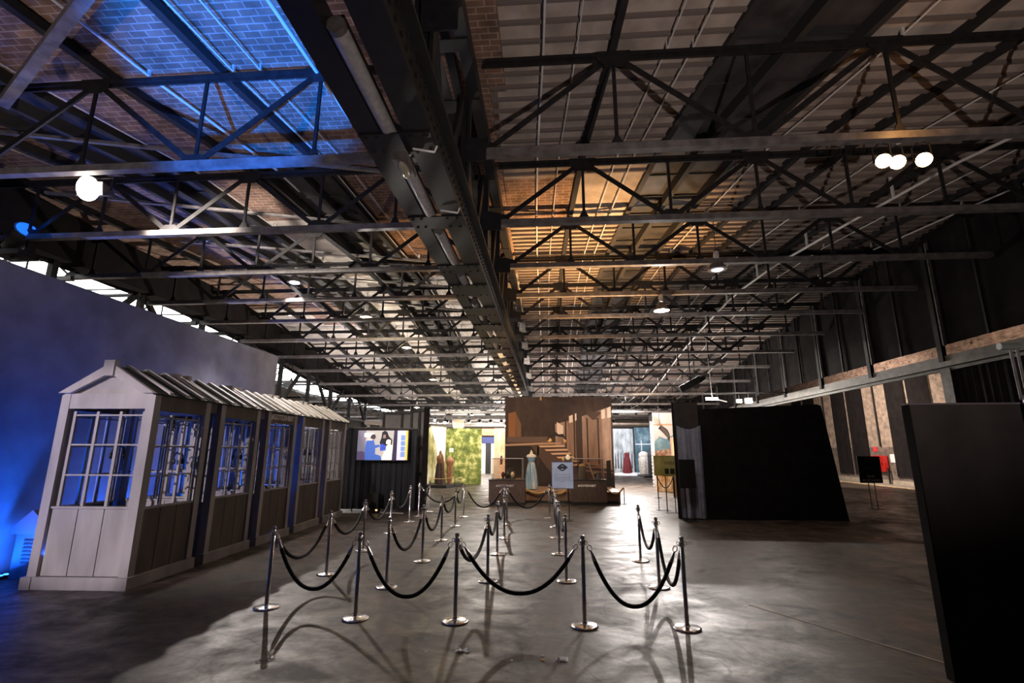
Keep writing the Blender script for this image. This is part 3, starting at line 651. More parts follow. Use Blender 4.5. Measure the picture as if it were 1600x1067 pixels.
for k, (x, y) in S.items():
    lab = 'chrome rope stanchion ' + SL[k]
    if p0 is None:
        p0 = thing('rope_stanchion', lab, 'stanchion', (x, y, 0), 0, 'chrome rope stanchions'); p0.rotation_euler = (0, 0, .4)
        MB().lathe([(.001, 0), (.158, 0), (.160, .006), (.158, .014), (.13, .022), (.05, .028), (.03, .034), (.026, .05)], 40).build('base', M['chrome'], p0)
        MB().lathe([(.0245, .04), (.0245, .955), (.020, .958)], 16).build('pole', M['chrome'], p0)
        MB().lathe([(.020, .955), (.027, .96), (.027, .985), (.022, .996), (.001, 1.0)], 16).build('cap', M['chrome'], p0)
        cl = MB().lathe([(.025, .88), (.031, .884), (.031, .935), (.025, .94)], 16).build('collar', M['chrome'], p0)
        for q in range(4):
            a = q*math.pi/2; c = (math.cos(a)*.045, math.sin(a)*.045)
            MB().tube([(c[0]+math.cos(a)*.016*math.cos(t), c[1]+math.sin(a)*.016*math.cos(t), .915+.022*math.sin(t)) for t in [2*math.pi*i/10 for i in range(11)]], .0045, 6).build('hook_ring', M['chrome'], cl)
    else: dup(p0, (x, y, 0), random.uniform(0, 1.5), lab)
RP = [('A', 'B', .28), ('B', 'C', .26), ('C', 'D', .33), ('D', 'E', .22), ('A', 'F', .45), ('F', 'L', .5), ('L', 'P', .48), ('P', 'U', .5), ('E', 'J', .27), ('J', 'K', .40), ('G', 'M', .38), ('M', 'Q', .40), ('Q', 'X', .5), ('X', 'Y', .52),
      ('V', 'Y', .42), ('V', 'W', .45), ('Y', 'Z', .30), ('Z', 'b', .30), ('b', 'T', .55), ('T', 'S', .6), ('S', 'O', .6), ('O', 'I', .62), ('Z', 'a', .55), ('a', 'R', .55), ('R', 'N', .55), ('N', 'H', .55), ('C', 'H', .52)]
RL = ['between the first and second front stanchions from the left', 'between the second and middle front stanchions', 'between the middle and fourth front stanchions', 'between the last two front stanchions on the right',
      'running back from the left end of the front row', 'beside the booths, second along', 'beside the booths, third along', 'in front of the dark curtain, beside the booths', 'running back from the right end of the front row', 'in the short right-hand column, farther one',
      'first in the column right of the booths', 'second in the column right of the booths', 'third in the column right of the booths', 'short one leading up to the far row', 'spanning wide before the garden print passage', 'short one by the grey stage flats',
      'in the far row before the left display case', 'in the far row left of the welcome sign', 'hooked at the far row behind the welcome sign legs', 'below the welcome sign, farther back', 'below the welcome sign, second one', 'below the welcome sign, nearest one',
      'first from the far row in the middle column', 'second from the far row in the middle column', 'third from the far row in the middle column', 'second from the front in the middle column', 'running back from the middle front stanchion']
for (a, b, zl), lab in zip(RP, RL):
    A = Vector((*S[a], .905)); B = Vector((*S[b], .905)); d = (B-A).normalized(); A2 = A+d*.07; B2 = B-d*.07
    mid = (A+B)/2; T = thing('stanchion_rope', 'black velvet rope hanging ' + lab, 'rope', (mid.x, mid.y, zl), 0, 'black stanchion ropes'); off = Vector((mid.x, mid.y, zl))
    def pt(t):
        u = 2*t-1; sag = (1-abs(u)**2.15)*(.885-zl); p = A2.lerp(B2, t); return Vector((p.x, p.y, .885-sag))-off
    t0 = .055
    MB().tube([pt(t0+(1-2*t0)*i/36) for i in range(37)], [.021 if i in (0, 36) else .024*(1+.04*(i % 2)) for i in range(37)], 8).build('rope', M['rope'], T)
    for ta, tb in ((t0, 0), (1-t0, 1)):
        pa_, pb_ = pt(ta), pt(tb); q = pa_.lerp(pb_, .55)
        mb = MB(); mb.tube([pt(ta+(.012 if ta < .5 else -.012)), pa_, q], [.026, .025, .012], 10); dd = (pb_-q); e = Vector((0, 0, 1)) if abs(dd.normalized().z) < .9 else Vector((1, 0, 0))
        c = q.lerp(pb_, .55); r = dd.length*.5; n_ = dd.normalized(); e = (e-n_*e.dot(n_)).normalized()
        mb.tube([c+n_*r*math.cos(w)+e*r*.7*math.sin(w) for w in [2*math.pi*i/12 for i in range(13)]], .006, 6); mb.build('snap_hook', M['chrome'], T)

# ------------------------------------------------------------------ lamps that show in the photo
bulb_w = em('white_lamp', (1, .94, .88), 60); bulb_wm = em('warm_lamp', (1, .72, .40), 50); bulb_y = em('yellow_lamp', (1, .80, .35), 14)
def bay_lamp(loc, label, bulb, en, col, top=7.0):
    T = thing('high_bay_lamp', label, 'lamp', loc, 0, None); h = zu(loc[1])+.2-loc[2]
    MB().lathe([(.05, .22), (.06, .30), (.055, .42), (.02, .44)], 14).build('housing', M['galv'], T)
    MB().lathe([(.20, 0), (.19, .02), (.13, .12), (.06, .22), (.055, .22), (.12, .11), (.18, .015)], 20).build('shade', M['steel2'], T)
    MB().lathe([(.001, -.035), (.09, -.02), (.15, .01), (.14, .03), (.001, .05)], 16).build('diffuser', bulb, T)
    MB().tube([(0, 0, .43), (0, 0, h)], .008, 6).build('suspension', M['blackpl'], T)
    if en > 400: lamp('bay_lamp_light', 'SPOT', (loc[0], loc[1], loc[2]-.15), en, col, (loc[0]-.2, loc[1]-.6, 0), .1, 82, .5)
    elif en: lamp('bay_lamp_light', 'POINT', (loc[0], loc[1], loc[2]-.15), en, col, size=.12)
bay_lamp((-6.9, 12.4, 6.48), 'white glowing high bay lamp under the left roof, nearest of those on the left', bulb_w, 900, WHITE)
bay_lamp((-5.98, 15.4, 6.3), 'small yellow bay lamp under the left roof, second from the camera', bulb_y, 130, (1, .8, .5))
bay_lamp((-5.75, 19.4, 6.1), 'small yellow bay lamp under the left roof, third from the camera', bulb_y, 160, (1, .8, .5))
bay_lamp((-5.55, 23.4, 5.35), 'small yellow bay lamp under the left roof, fourth from the camera', bulb_y, 140, (1, .8, .5), 6.2)
bay_lamp((-8.6, 32.0, 4.75), 'white bay lamp hanging low above the grey stage flats', bulb_w, 200, WHITE, 5.3)
bay_lamp((2.93, 12.4, 5.5), 'bright white bay lamp hanging under the right roof left of the black box', bulb_w, 130, WHITE)
bay_lamp((3.72, 10.45, 5.85), 'pale bell lamp with a dim glow under the right roof', em('dim_lamp', (.8, .82, 1), 1.5), 0, WHITE, 7.0)
T = thing('flood_light', 'glaring white floodlight hanging on the second left truss', 'floodlight', (-7.10, 6.62, 5.98))
MB().hexa([(-.22, -.1, -.12), (.22, -.1, -.12), (.22, .12, -.02), (-.22, .12, -.02), (-.2, -.12, .10), (.2, -.12, .10), (.12, .12, .14), (-.12, .12, .14)]).build('housing', M['steel2'], T)
MB().tube([(0, -.135, -.02), (0, -.15, -.025)], .19, 24).build('lens', em('flood_lens', (1, .9, .74), 30), T)
mb = MB(); mb.tube([(-.24, 0, .02), (-.24, .02, .24), (.24, .02, .24), (.24, 0, .02)], .014, 6); mb.tube([(0, .02, .24), (0, -.47, .1)], .016, 6); mb.build('bracket', M['steel'], T)
lamp('flood_glow', 'POINT', (-7.05, 6.35, 5.9), 14, (1, .88, .74), size=.1)
lamp('flood_forward', 'SPOT', (-7.05, 6.75, 5.95), 2600, (1, .9, .8), (-5.2, 16, 6.0), .08, 75, .8)
def par_can(loc, aim, label, em_m, en, col, r=.08, g=None):
    T = thing('par_can', label, 'stage light', loc, 0, g); d = (Vector(aim)-Vector(loc)).normalized(); u = Vector((0, 0, 1))
    MB().tube([-d*.22, -d*.2, d*.1, d*.14], [r*.5, r*.9, r*1.1, r*1.12], 16, caps=False).build('can', M['blackpl'], T)
    MB().tube([d*.085, d*.095], r*1.04, 16).build('lens', em_m, T)
    s = d.cross(u).normalized(); MB().tube([s*r*1.15, s*r*1.15+u*.2, u*.26, -s*r*1.15+u*.2, -s*r*1.15], .012, 6).build('yoke', M['steel'], T)
    MB().box(-.03, .03, -.03, .03, .24, .34).build('clamp', M['steel2'], T)
    if en: lamp('par_light', 'SPOT', Vector(loc)+d*.2, en, col, aim, .06, 110, .8)
orange_l = em('tungsten_lens', (1, .62, .28), 70)
par_can((4.43, 6.15, 5.72), (2.3, 2.8, 3.6), 'orange glowing par can on the nearest right truss, leftmost of three', orange_l, 25, ORANGE)
par_can((4.62, 6.20, 5.72), (2.9, 2.6, 3.6), 'orange glowing par can on the nearest right truss, middle one', orange_l, 15, ORANGE)
par_can((4.93, 6.15, 5.72), (2.5, 2.6, 3.3), 'orange glowing par can on the nearest right truss, rightmost of three', orange_l, 25, ORANGE)
lamp('par_halo', 'POINT', (4.65, 5.75, 6.1), 10, ORANGE, size=.12)
for x, z, l, s in ((7.5, 3.92, 'left', .10), (7.86, 3.93, 'right', .14)):
    T = thing('work_light', 'bright work light on a bar above the black box, %s one of the pair' % l, 'floodlight', (x, 20.0, z))
    MB().box(-s, s, .0, .12, -s*.8, s*.8).build('housing', M['blackpl'], T); MB().box(-s*.85, s*.85, -.012, 0, -s*.65, s*.65).build('lens', em('work_lens', (1, .93, .72), 45), T)
    MB().tube([(0, .06, s), (0, .06, .3)], .012).build('stem', M['steel'], T)
lamp('work_glow', 'POINT', (7.7, 19.6, 3.95), 150, (1, .92, .78), size=.15)
tag(MB().tube([(6.2, 20.06, 4.25), (9.3, 20.06, 4.25)], .03).build('lighting_bar', M['steel']), 'dark lighting bar carrying the two work lights over the black box', 'bar')
T = thing('tube_lamp', 'short white tube lamp hanging on a long rod over the black box', 'lamp', (6.44, 20, 4.02)); MB().tube([(-.22, 0, 0), (.22, 0, -.01)], .055, 10).build('tube', bulb_w, T)
MB().tube([(.02, 0, .05), (-.05, 0, 2.9)], .012, 6).build('rod', M['galv'], T); MB().tube([(.2, 0, -.03), (.55, -.1, -.14)], .02).build('arm', M['galv'], T)
T = thing('scanner_light', 'black stage scanner hanging from the far right trusses', 'stage light', (5.35, 18.5, 4.35)); MB().bar((-.5, 0, -.15), (.25, 0, .25), .22, .24).build('body', M['blackpl'], T); MB().tube([(.2, 0, .2), (.42, 0, .3)], [.14, .1], 12).build('head', M['blackpl'], T)
MB().tube([(-.1, 0, .1), (-.1, 0, .7), (-.1, 0, zu(18.5)+.2-4.35)], .02).build('hanger', M['steel'], T)

# ------------------------------------------------------------------ right foreground panel and pole
T = thing('exhibition_panel', 'black cloth exhibition panel standing at the right edge of the picture', 'panel', (3.55, 5.16, 0), R(-1.5))
MB().box(0, 3.2, 0, .08, .0, 2.44).build('cloth_face', M['blackp'], T); MB().box(-.012, 3.2, -.012, .092, 2.44, 2.455).build('top_rail', mat('purple_grey_rail', (.16, .13, .15), .4), T); MB().box(-.012, 0, -.012, .092, 0, 2.44).build('edge_trim', M['black'], T)
T = thing('pole_stand', 'slim metal pole rising from the black panel with a clamp head', 'pole', (4.56, 5.06, 0)); MB().tube([(0, 0, 0), (0, 0, 2.52)], .030, 12).build('lower_tube', mat('lilac_alloy', (.42, .42, .55), .25, .8), T); MB().tube([(-.03, .02, 2.48), (-.03, .02, 2.98)], .012).tube([(.03, .02, 2.48), (.03, .02, 2.98)], .012).build('upper_tube', M['steel2'], T)
MB().tube([(-.13, .02, 3.0), (.05, .02, 3.0)], .035, 12).build('clamp_head', mat('green_grey_metal', (.25, .28, .26), .4, .5), T); MB().lathe([(.001, 0), (.2, 0), (.2, .015), (.04, .03)], 20).build('foot', M['steel'], T)
# black box
T = thing('black_box', 'large black cloth-covered box room standing right of centre', 'booth', (4.7, 15.92, 0), R(1.0))
MB().hexa([(0, 0, 0), (4.1, 0, 0), (4.1, 3.2, 0), (0, 3.2, 0), (0, 0, 3.28), (3.62, 0, 3.42), (3.62, 3.2, 3.42), (0, 3.2, 3.28)]).build('cloth_cover', M['black'], T)
mb = MB(); mb.hexa([(3.62, -.01, 3.42), (3.72, -.01, 3.36), (4.1, -.01, 0), (3.98, -.01, 0), (3.62, .05, 3.42), (3.72, .05, 3.36), (4.1, .05, 0), (3.98, .05, 0)]); mb.build('corner_flap', M['black'], T)
T = thing('side_wall', 'black flat closing the left side of the black box', 'panel', (3.95, 16.05, 0)); MB().box(0, .75, 0, .06, 0, 3.5).build('flat', M['blackp'], T); MB().box(-.04, 0, -.02, .08, 0, 3.5).build('edge_batten', M['black'], T)
o = MB().cloth((3.98, 15.93), (4.70, 15.88), .03, 2.78, .05, 2.2, 50, 16, .012, sag=.12).build('grey_drape', M['greycl']); tag(o, 'slack grey cloth hanging on the left end of the black box', 'drape')
def poster_stand(name, label, loc, w, h, z0, face, leg_m, rz=0, th=.025, lx=.2, lean=.0):
    T = thing(name, label, 'sign', loc, rz)
    MB().box(-w/2, w/2, -th, 0, z0, z0+h).build('board', face, T)
    for sx in (-1, 1): MB().box(sx*w*lx-.012, sx*w*lx+.012, 0, .02, .01, z0+h*.6).build('leg', leg_m, T)
    MB().box(-w*lx-.08, w*lx+.08, -.16, .18, 0, .012).build('foot_plate', leg_m, T); return T
poster_stand('poster_stand', 'blank black sign board on thin legs before the grey cloth', (4.11, 15.55, 0), .47, .83, .92, M['blackpl'], M['steel'])
T = poster_stand('exit_sign_stand', 'black sign reading NUR AUSGANG on thin legs before the brick wall', (11.5, 19.2, 0), .78, .93, .90, M['blackpl'], M['blackpl'], lx=.13)
lettering('NUR', .13, M['letter'], T, (.0, -.03, 1.13), (R(90), 0, 0)); lettering('AUSGANG', .13, M['letter'], T, (0, -.03, .99), (R(90), 0, 0))
MB().tube([(.12*math.cos(a), -.028, 1.58+.09*math.sin(a)) for a in [2*math.pi*i/16 for i in range(17)]], .006, 4).poly([(-.14, 1.40), (.14, 1.40), (.10, 1.43), (-.10, 1.43)], -.03, -.025).build('emblem', M['steel2'], T)
T = thing('hose_box', 'red fire hose box on the brick wall behind the exit sign', 'fire box', (20.9, 33.5, .8)); mb = MB(); mb.box(-.25, 0, -.55, .55, 0, .95); mb.build('cabinet', M['red'], T); MB().box(-.262, -.25, -.5, .5, .04, .91).build('door', mat('dark_red', (.33, .012, .01), .4), T)
MB().box(-.29, -.262, -.42, -.36, .4, .52).build('handle', M['steel'], T); MB().tube([(-.12, -.62, .2), (-.12, -.64, -.3), (-.1, -.62, -.72)], .06).build('hose_pipe', M['steel'], T)
tag(MB().box(20.93, 20.98, 32.2, 32.75, 1.35, 1.85).build('notice', M['white']), 'white paper notice on the brick wall beside the red hose box', 'notice')
tag(MB().box(20.93, 20.98, 33.9, 34.25, 2.0, 2.3).build('fire_sign', mat('red_sign', (.7, .05, .06), .5)), 'small red and white square sign above the hose box', 'sign')

# ------------------------------------------------------------------ left curtain, screen and stage flats
T = thing('curtain_wall', 'black curtain wall behind the video screen', 'curtain', (-7.2, 16.75, 0), R(3)); mb = MB(); mb.cloth((0, 0), (2.72, 0), .09, 2.72, .035, 12, 140, 5, .012); mb.build('curtain', mat('blue_black_velvet', (.010, .011, .018), .7, 0, .3, 4), T)
MB().tube([(-.05, 0, 2.75), (2.75, 0, 2.71)], .03).build('top_rail', M['blackpl'], T)
for x in (.02, .62, 2.7): MB().tube([(x, .06, 0), (x, .06, 2.74)], .02).build('upright', M['steel'], T)
T = thing('video_screen', 'lit video screen showing a seated person in blue, hung on the black curtain', 'screen', (-6.45, 16.62, 1.68), R(2.5))
MB().box(-.03, 1.74, .0, .06, -.03, 1.0).build('bezel', M['blackpl'], T)
def scr(c, e=1.0): return em('screen_%d' % len(bpy.data.materials), c, e)
pic = MB().box(0, 1.71, -.004, 0, 0, .97).build('picture', scr((.46, .42, .40), .9), T)
def shp(pts, c, d, nm='picture_area', e=.9): MB().poly([(x*1.71, z*.97) for x, z in pts], -.004-d, -.004).build(nm, scr(c, e), pic)
shp([(0, 0), (.16, 0), (.16, 1), (0, 1)], (.20, .18, .24), .001); shp([(.13, .78), (.30, .78), (.30, .92), (.13, .92)], (1, 1, 1), .002)
shp([(0, .0), (.2, 0), (.2, .22), (.1, .3), (0, .28)], (.10, .07, .14), .002)
shp([(.16, .0), (.5, 0), (.47, .14), (.36, .2), (.36, .4), (.45, .45), (.44, .52), (.35, .5), (.32, .68), (.24, .74), (.17, .62), (.15, .3)], (.05, .12, .45), .003)
shp([(.26, .72), (.34, .7), (.36, .8), (.33, .88), (.27, .86), (.25, .78)], (.05, .03, .04), .004); shp([(.19, .66), (.3, .66), (.28, .74), (.2, .74)], (.75, .6, .5), .004)
shp([(.47, .42), (.68, .4), (.69, .68), (.62, .8), (.58, .96), (.53, 1.0), (.48, .94), (.47, .75), (.44, .6)], (.012, .01, .02), .003); shp([(.50, .74), (.56, .74), (.55, .86), (.51, .86)], (.35, .2, .16), .004)
shp([(.49, 0), (.69, 0), (.68, .28), (.54, .28)], (.85, .78, .74), .004); shp([(.58, .24), (.70, .24), (.70, .5), (.62, .54), (.57, .46)], (.95, .82, .72), .005); shp([(.57, .54), (.66, .54), (.66, .68), (.60, .7), (.57, .64)], (.9, .82, .66), .006)
shp([(.46, .3), (.57, .34), (.56, .5), (.48, .56), (.45, .44)], (.04, .08, .5), .005); shp([(.70, 0), (.79, 0), (.79, 1), (.72, 1), (.71, .6)], (.03, .02, .06), .003)
shp([(.79, 0), (.98, 0), (.98, 1), (.79, 1)], (.75, .66, .85), .003); shp([(.86, .1), (.95, .1), (.95, .85), (.86, .85)], (.2, .3, .6), .004); shp([(.955, 0), (1, 0), (1, 1), (.955, 1)], (.8, .55, .08), .004)
for q in (.28, .46, .64): shp([(.86, q), (.95, q), (.95, q+.02), (.86, q+.02)], (.8, .75, .85), .005)
T = thing('speaker', 'small black loudspeaker on the floor before the black curtain', 'speaker', (-5.74, 16.45, 0)); MB().box(-.18, .18, 0, .25, .03, .62).build('cabinet', M['blackpl'], T); MB().lathe([(.12, 0), (.1, .01), (.001, .012)], 16).build('cone', M['black'], T)
T.children[-1].location = (0, 0, .24); T.children[-1].rotation_euler = (R(90), 0, 0); MB().box(.1, .16, -.01, 0, .08, .12).build('power_light', em('amber_light', (1, .6, .2), 3), T)
MB().box(-.15, .15, .02, .22, 0, .03).build('feet', M['black'], T)
tag(MB().tube([(-5.5, 16.5, .04), (-5.3, 16.4, .012), (-5.0, 16.5, .012), (-4.7, 16.4, .012)], .012).build('floor_cable', M['white']), 'pale cable lying along the foot of the black curtain', 'cable')
flat_m = mat('grey_flat', (.135, .125, .13), .8, 0, .15, 3)
for i, (x, y, rz, w, h, l) in enumerate(((-6.2, 18.3, 4, 1.45, 3.42, 'grey stage flat with timber braces seen above the video screen'), (-4.98, 17.75, -12, .72, 3.45, 'tall grey stage flat standing edge-on right of the black curtain'))):
    T = thing('stage_flat', l, 'panel', (x, y, 0), R(rz)); MB().box(0, w, .03, .05, 0, h).build('sheet', flat_m, T); mb = MB()
    for q in ((0, .08), (w/2-.04, w/2+.04), (w-.08, w)): mb.box(q[0], q[1], -.02, .03, 0, h)
    for z in (0, 1.15, 2.05, h-.1): mb.box(0, w, -.015, .03, z, z+.09)
    mb.build('frame', M['steel'], T)
    if i: MB().tube([(.3, -.03, h-.2), (.34, -.03, h-.8), (.2, -.03, 2.2), (.26, -.03, 1.9), (.45, -.03, 1.5), (.5, -.03, 1.35)], .008, 5).build('cable', M['blackpl'], T)
tag(MB().box(-4.28, -4.12, 16.9, 17.05, 0, 3.45).build('flat_edge', M['black']), 'black upright edge of the stage flats beside the garden print', 'post')
tag(MB().bar((-7.5, 20, 3.12), (-4.6, 19.2, 2.95), .1, .16).box(-7.4, -7.3, 19.92, 20.02, 0, 3.1).build('boom_bar', mat('beige_bar', (.30, .25, .20), .6)), 'beige bar slanting above the black curtain', 'bar')

# ------------------------------------------------------------------ exhibition in the middle distance
def print_mat(name, c1, c2, c3, scale, stretch=None, detail=8):
    m = bpy.data.materials.new(name); m.use_nodes = True; nt = m.node_tree; b = nt.nodes['Principled BSDF']; b.inputs['Roughness'].default_value = .75; L = nt.links.new
    tc = nt.nodes.new('ShaderNodeTexCoord'); mp = nt.nodes.new('ShaderNodeMapping'); nz = nt.nodes.new('ShaderNodeTexNoise'); rp = nt.nodes.new('ShaderNodeValToRGB')
    if stretch: mp.inputs['Scale'].default_value = stretch
    L(tc.outputs['Object'], mp.inputs[0]); L(mp.outputs[0], nz.inputs['Vector']); nz.inputs['Scale'].default_value = scale; nz.inputs['Detail'].default_value = detail; nz.inputs['Roughness'].default_value = .68
    e = rp.color_ramp.elements; e[0].position = .34; e[1].position = .66; e[0].color = (*c1, 1); e[1].color = (*c3, 1); k = e.new(.5); k.color = (*c2, 1)
    L(nz.outputs['Fac'], rp.inputs[0]); L(rp.outputs[0], b.inputs['Base Color']); return m
T = thing('foliage_print', 'wall print of green leaves behind the wooden figures', 'print', (-6.7, 31, 0)); MB().box(0, 2.55, 0, .08, 0, 3.36).build('face', print_mat('leaf_print', (.03, .05, .008), (.17, .20, .035), (.74, .68, .28), 2.2), T)
MB().box(.55, .8, -.006, 0, 1.9, 2.15).build('pale_gap', print_mat('gap_print', (.5, .5, .45), (.7, .7, .7), (.9, .9, .9), 5), T)
T = thing('waterfall_print', 'tall print of a waterfall and mossy rock at the left of the passage', 'print', (-7.4, 29.2, 0), R(55)); MB().box(0, 1.9, 0, .08, 0, 3.45).build('face', print_mat('rock_print', (.05, .05, .02), (.25, .22, .08), (.6, .55, .4), 1.6, (2, 1, .5)), T)
MB().poly([(.6, 3.4), (1.85, 3.4), (1.8, 1.2), (1.5, .3), (1.25, 1.2), (1.1, 2.2)], -.006, 0).build('white_water', print_mat('water_print', (.35, .35, .33), (.75, .75, .75), (1, 1, 1), 2.2, (3, 1, .35)), T)
T = thing('flame_print', 'narrow warm print with flames and a figure beside the big hall print', 'print', (-3.25, 30, 0)); MB().box(0, 1.2, 0, .08, 0, 3.32).build('face', print_mat('flame', (.55, .28, .16), (.95, .60, .34), (1, .86, .68), 1.5, (1.4, 1, .5)), T)
MB().poly([(.36, 1.2), (.5, 1.2), (.52, 1.5), (.48, 1.72), (.4, 1.72), (.35, 1.5)], -.006, 0).build('dark_shape', mat('brown_ink', (.10, .035, .02), .8), T); MB().box(.02, .3, -.005, 0, .5, 2.0).build('pale_column', mat('pale_ink', (.75, .55, .38), .8), T)
MB().poly([(.5, 2.5), (1.15, 2.4), (1.15, 3.1), (.7, 3.2)], -.005, 0).build('leaf_patch', print_mat('leaf2', (.3, .10, .12), (.8, .45, .25), (1, .8, .6), 6), T)
T = thing('far_partition', 'pale partition with a dark doorway seen between the two prints', 'partition', (-6.1, 45, 0)); MB().box(0, 1.6, 0, .1, 0, 2.65).build('panel', mat('cream_board', (.62, .58, .48), .8), T); MB().box(.45, .95, -.02, 0, 0, 2.65).build('opening', M['steel'], T); MB().box(-.1, 1.7, -.05, .0, 2.65, 3.2).build('navy_sign', mat('navy_sign', (.012, .018, .09), .6), T); MB().box(-.1, 1.7, -.04, .02, 3.35, 3.95).build('brick_lintel', brick('orange_brick', (.5, .2, .08), (.55, .24, .1), (.4, .2, .12), 1, axes='XZ', bw=.4, rh=.15), T)
# wooden-clad figures on a low stage
T = thing('low_stage', 'low dark stage under the two costumed forms by the garden print', 'stage', (-6.9, 27.4, 0)); mb = MB(); mb.add([(0, .3, 0), (1.35, 0, 0), (1.9, 1.0, 0), (1.9, 2.2, 0), (0, 2.2, 0), (0, .3, .16), (1.35, 0, .16), (1.9, 1.0, .16), (1.9, 2.2, .16), (0, 2.2, .16)], [(4, 3, 2, 1, 0), (5, 6, 7, 8, 9)]+[(i, (i+1) % 5, 5+(i+1) % 5, 5+i) for i in range(5)]); mb.build('deck', M['blackpl'], T)
def form(name, label, loc, skirt, top, sk_m, top_m, skin_m=None, sc=1.0, cat='costume', belt=None, grp=None, neck=True, rz=0, wav=.05, wn=9):
    T = thing(name, label, cat, loc, rz, grp)
    MB().lathe([(r*sc, z*sc) for r, z in skirt], 48, sx=1, sy=.8, wav=wav, wn=wn).build('skirt', sk_m, T)
    MB().lathe([(r*sc, z*sc) for r, z in top], 24, sx=1, sy=.62).build('bodice', top_m, T)
    if neck:
        MB().lathe([(.20*sc, 1.30*sc), (.205*sc, 1.345*sc), (.16*sc, 1.395*sc), (.065*sc, 1.43*sc), (.052*sc, 1.5*sc), (.05*sc, 1.53*sc), (.001, 1.54*sc)], 20, sy=.55).build('neck_form', skin_m or M['skin'], T)
        MB().lathe([(.02*sc, 1.53*sc), (.035*sc, 1.56*sc), (.001, 1.6*sc)], 12).build('finial', M['gold'], T)
    if belt: MB().lathe([(belt[0]*sc, belt[1]*sc), (belt[0]*1.04*sc, (belt[1]+.02)*sc), (belt[0]*sc, (belt[1]+.045)*sc)], 24, sy=.66).build('belt', belt[2], T)
    MB().lathe([(.001, 0), (.16, 0), (.16, .012), (.02, .02), (.02, .3)], 20).build('stand', M['blackpl'], T)
    return T
blue_d = print_mat('blue_dress', (.06, .13, .22), (.24, .36, .45), (.66, .62, .52), 2.0, (7, 7, .15), 3)
T = form('mannequin_dress', 'pale blue halter dress on a form between the display cases', (-.72, 21.0, .44), [(.25, .03), (.25, .2), (.225, .5), (.185, .8), (.135, 1.03), (.12, 1.07)], [(.11, 1.05), (.125, 1.15), (.165, 1.27), (.14, 1.34), (.06, 1.42), (.05, 1.44)], blue_d, mat('blue_bodice', (.14, .24, .34), .6), belt=(.118, 1.045, M['gold']), wav=.07, wn=11)
T = thing('necklace_bust', 'pale bust with a gold necklace behind the welcome sign', 'bust', (.78, 20.9, .44)); MB().lathe([(.001, 0), (.14, 0), (.14, .02), (.02, .03), (.02, .95)], 16).build('stand', M['blackpl'], T); MB().lathe([(.12, .9), (.15, 1.05), (.19, 1.22), (.17, 1.28), (.06, 1.33), (.055, 1.42), (.001, 1.43)], 20, sy=.6).build('torso', mat('dark_gown', (.06, .045, .04), .7), T)
MB().lathe([(.09, 1.20), (.11, 1.25), (.10, 1.31), (.05, 1.40), (.001, 1.42)], 16, c=(0, -.06, 0), sy=.6).build('neck_form', mat('cream_form', (.80, .70, .58), .6), T)
for sx in (-1, 1): MB().ell((sx*.19, -.02, 1.22), .06, .07, .06).build('shoulder_plate', M['gold'], T)
# big hall print and its plinth
hall = thing('hall_print', 'large brown wall print of a stone hall with steps and high windows', 'print', (-2.0, 23.1, 0), R(0))
def ink(c): return mat('ink_%d' % len(bpy.data.materials), c, .75)
MB().box(0, 4.92, 0, .1, 0, 4.45).build('face', print_mat('hall_ink', (.026, .012, .007), (.06, .029, .017), (.11, .057, .035), .55, (1, 1, .5), 6), hall)
def pr(pts, c, d, nm='printed_area'):
    MB().poly([(x*4.92, z*4.45) for x, z in pts], -.004-d*.004, -.001).build(nm, ink(c) if isinstance(c, tuple) else c, hall)
glow = print_mat('hall_glow', (.20, .10, .058), (.34, .19, .12), (.55, .35, .24), .9, (2, 1, .3), 5)
pr([(.47, .42), (.62, .36), (.98, .26), (.99, .90), (.62, .76), (.47, .72)], glow, .2, 'lit_wall')
for x in (.30, .56, .64, .70, .76, .86): pr([(x, .30), (x+.014, .30), (x+.014, .78), (x, .78)], (.05, .023, .014), .6, 'column_edge')
pr([(.66, .36), (.72, .34), (.72, .98), (.66, .98)], (.06, .03, .018), .7, 'dark_column')
pr([(0, 0), (.40, 0), (.52, .10), (.36, .44), (.22, .50), (0, .50)], (.020, .0095, .006), .5, 'floor_dark')
pr([(.24, .50), (.30, .50), (.66, .28), (.80, .10), (.80, .0), (.40, 0), (.50, .12)], (.085, .042, .024), .6, 'stair_side')
pr([(.03, .83), (.10, .85), (.10, .58), (.03, .58)], (.33, .12, .035), .6, 'lit_doorway'); pr([(.10, .84), (.15, .72), (.15, .58), (.105, .58)], (.24, .11, .045), .6, 'lit_doorway')
pr([(.02, .59), (.40, .59), (.40, .535), (.02, .535)], (.15, .085, .055), .7, 'balustrade'); pr([(0, .515), (.30, .53), (.52, .535), (.52, .515), (.30, .508), (0, .495)], (.50, .27, .15), .8, 'landing')
for i in range(6):
    x = .31+i*.055; z = .50-i*.037; pr([(x, z), (.545+i*.028, z+.006), (.56+i*.028, z-.012), (x+.022, z-.016)], (.72, .43, .25), .9, 'step'); pr([(x+.022, z-.016), (.56+i*.028, z-.012), (.56+i*.028, z-.028), (x+.035, z-.034)], (.07, .03, .018), .95, 'riser')
for q in ([(.485, .74), (.545, .70), (.545, .62), (.485, .61)], [(.60, .80), (.635, .815), (.635, .74), (.60, .73)], [(.655, .825), (.67, .83), (.67, .76), (.655, .75)], [(.90, .86), (.935, .87), (.935, .78), (.90, .77)], [(.955, .88), (.99, .90), (.99, .79), (.955, .78)]):
    pr(q, (.90, .64, .48), 1.0, 'bright_window')
pr([(.39, .56), (.42, .61), (.45, .615), (.475, .64), (.50, .615), (.54, .62), (.565, .58), (.56, .55), (.545, .585), (.50, .59), (.47, .60), (.43, .585), (.40, .55)], (.03, .013, .008), 1.1, 'arch_ornament')
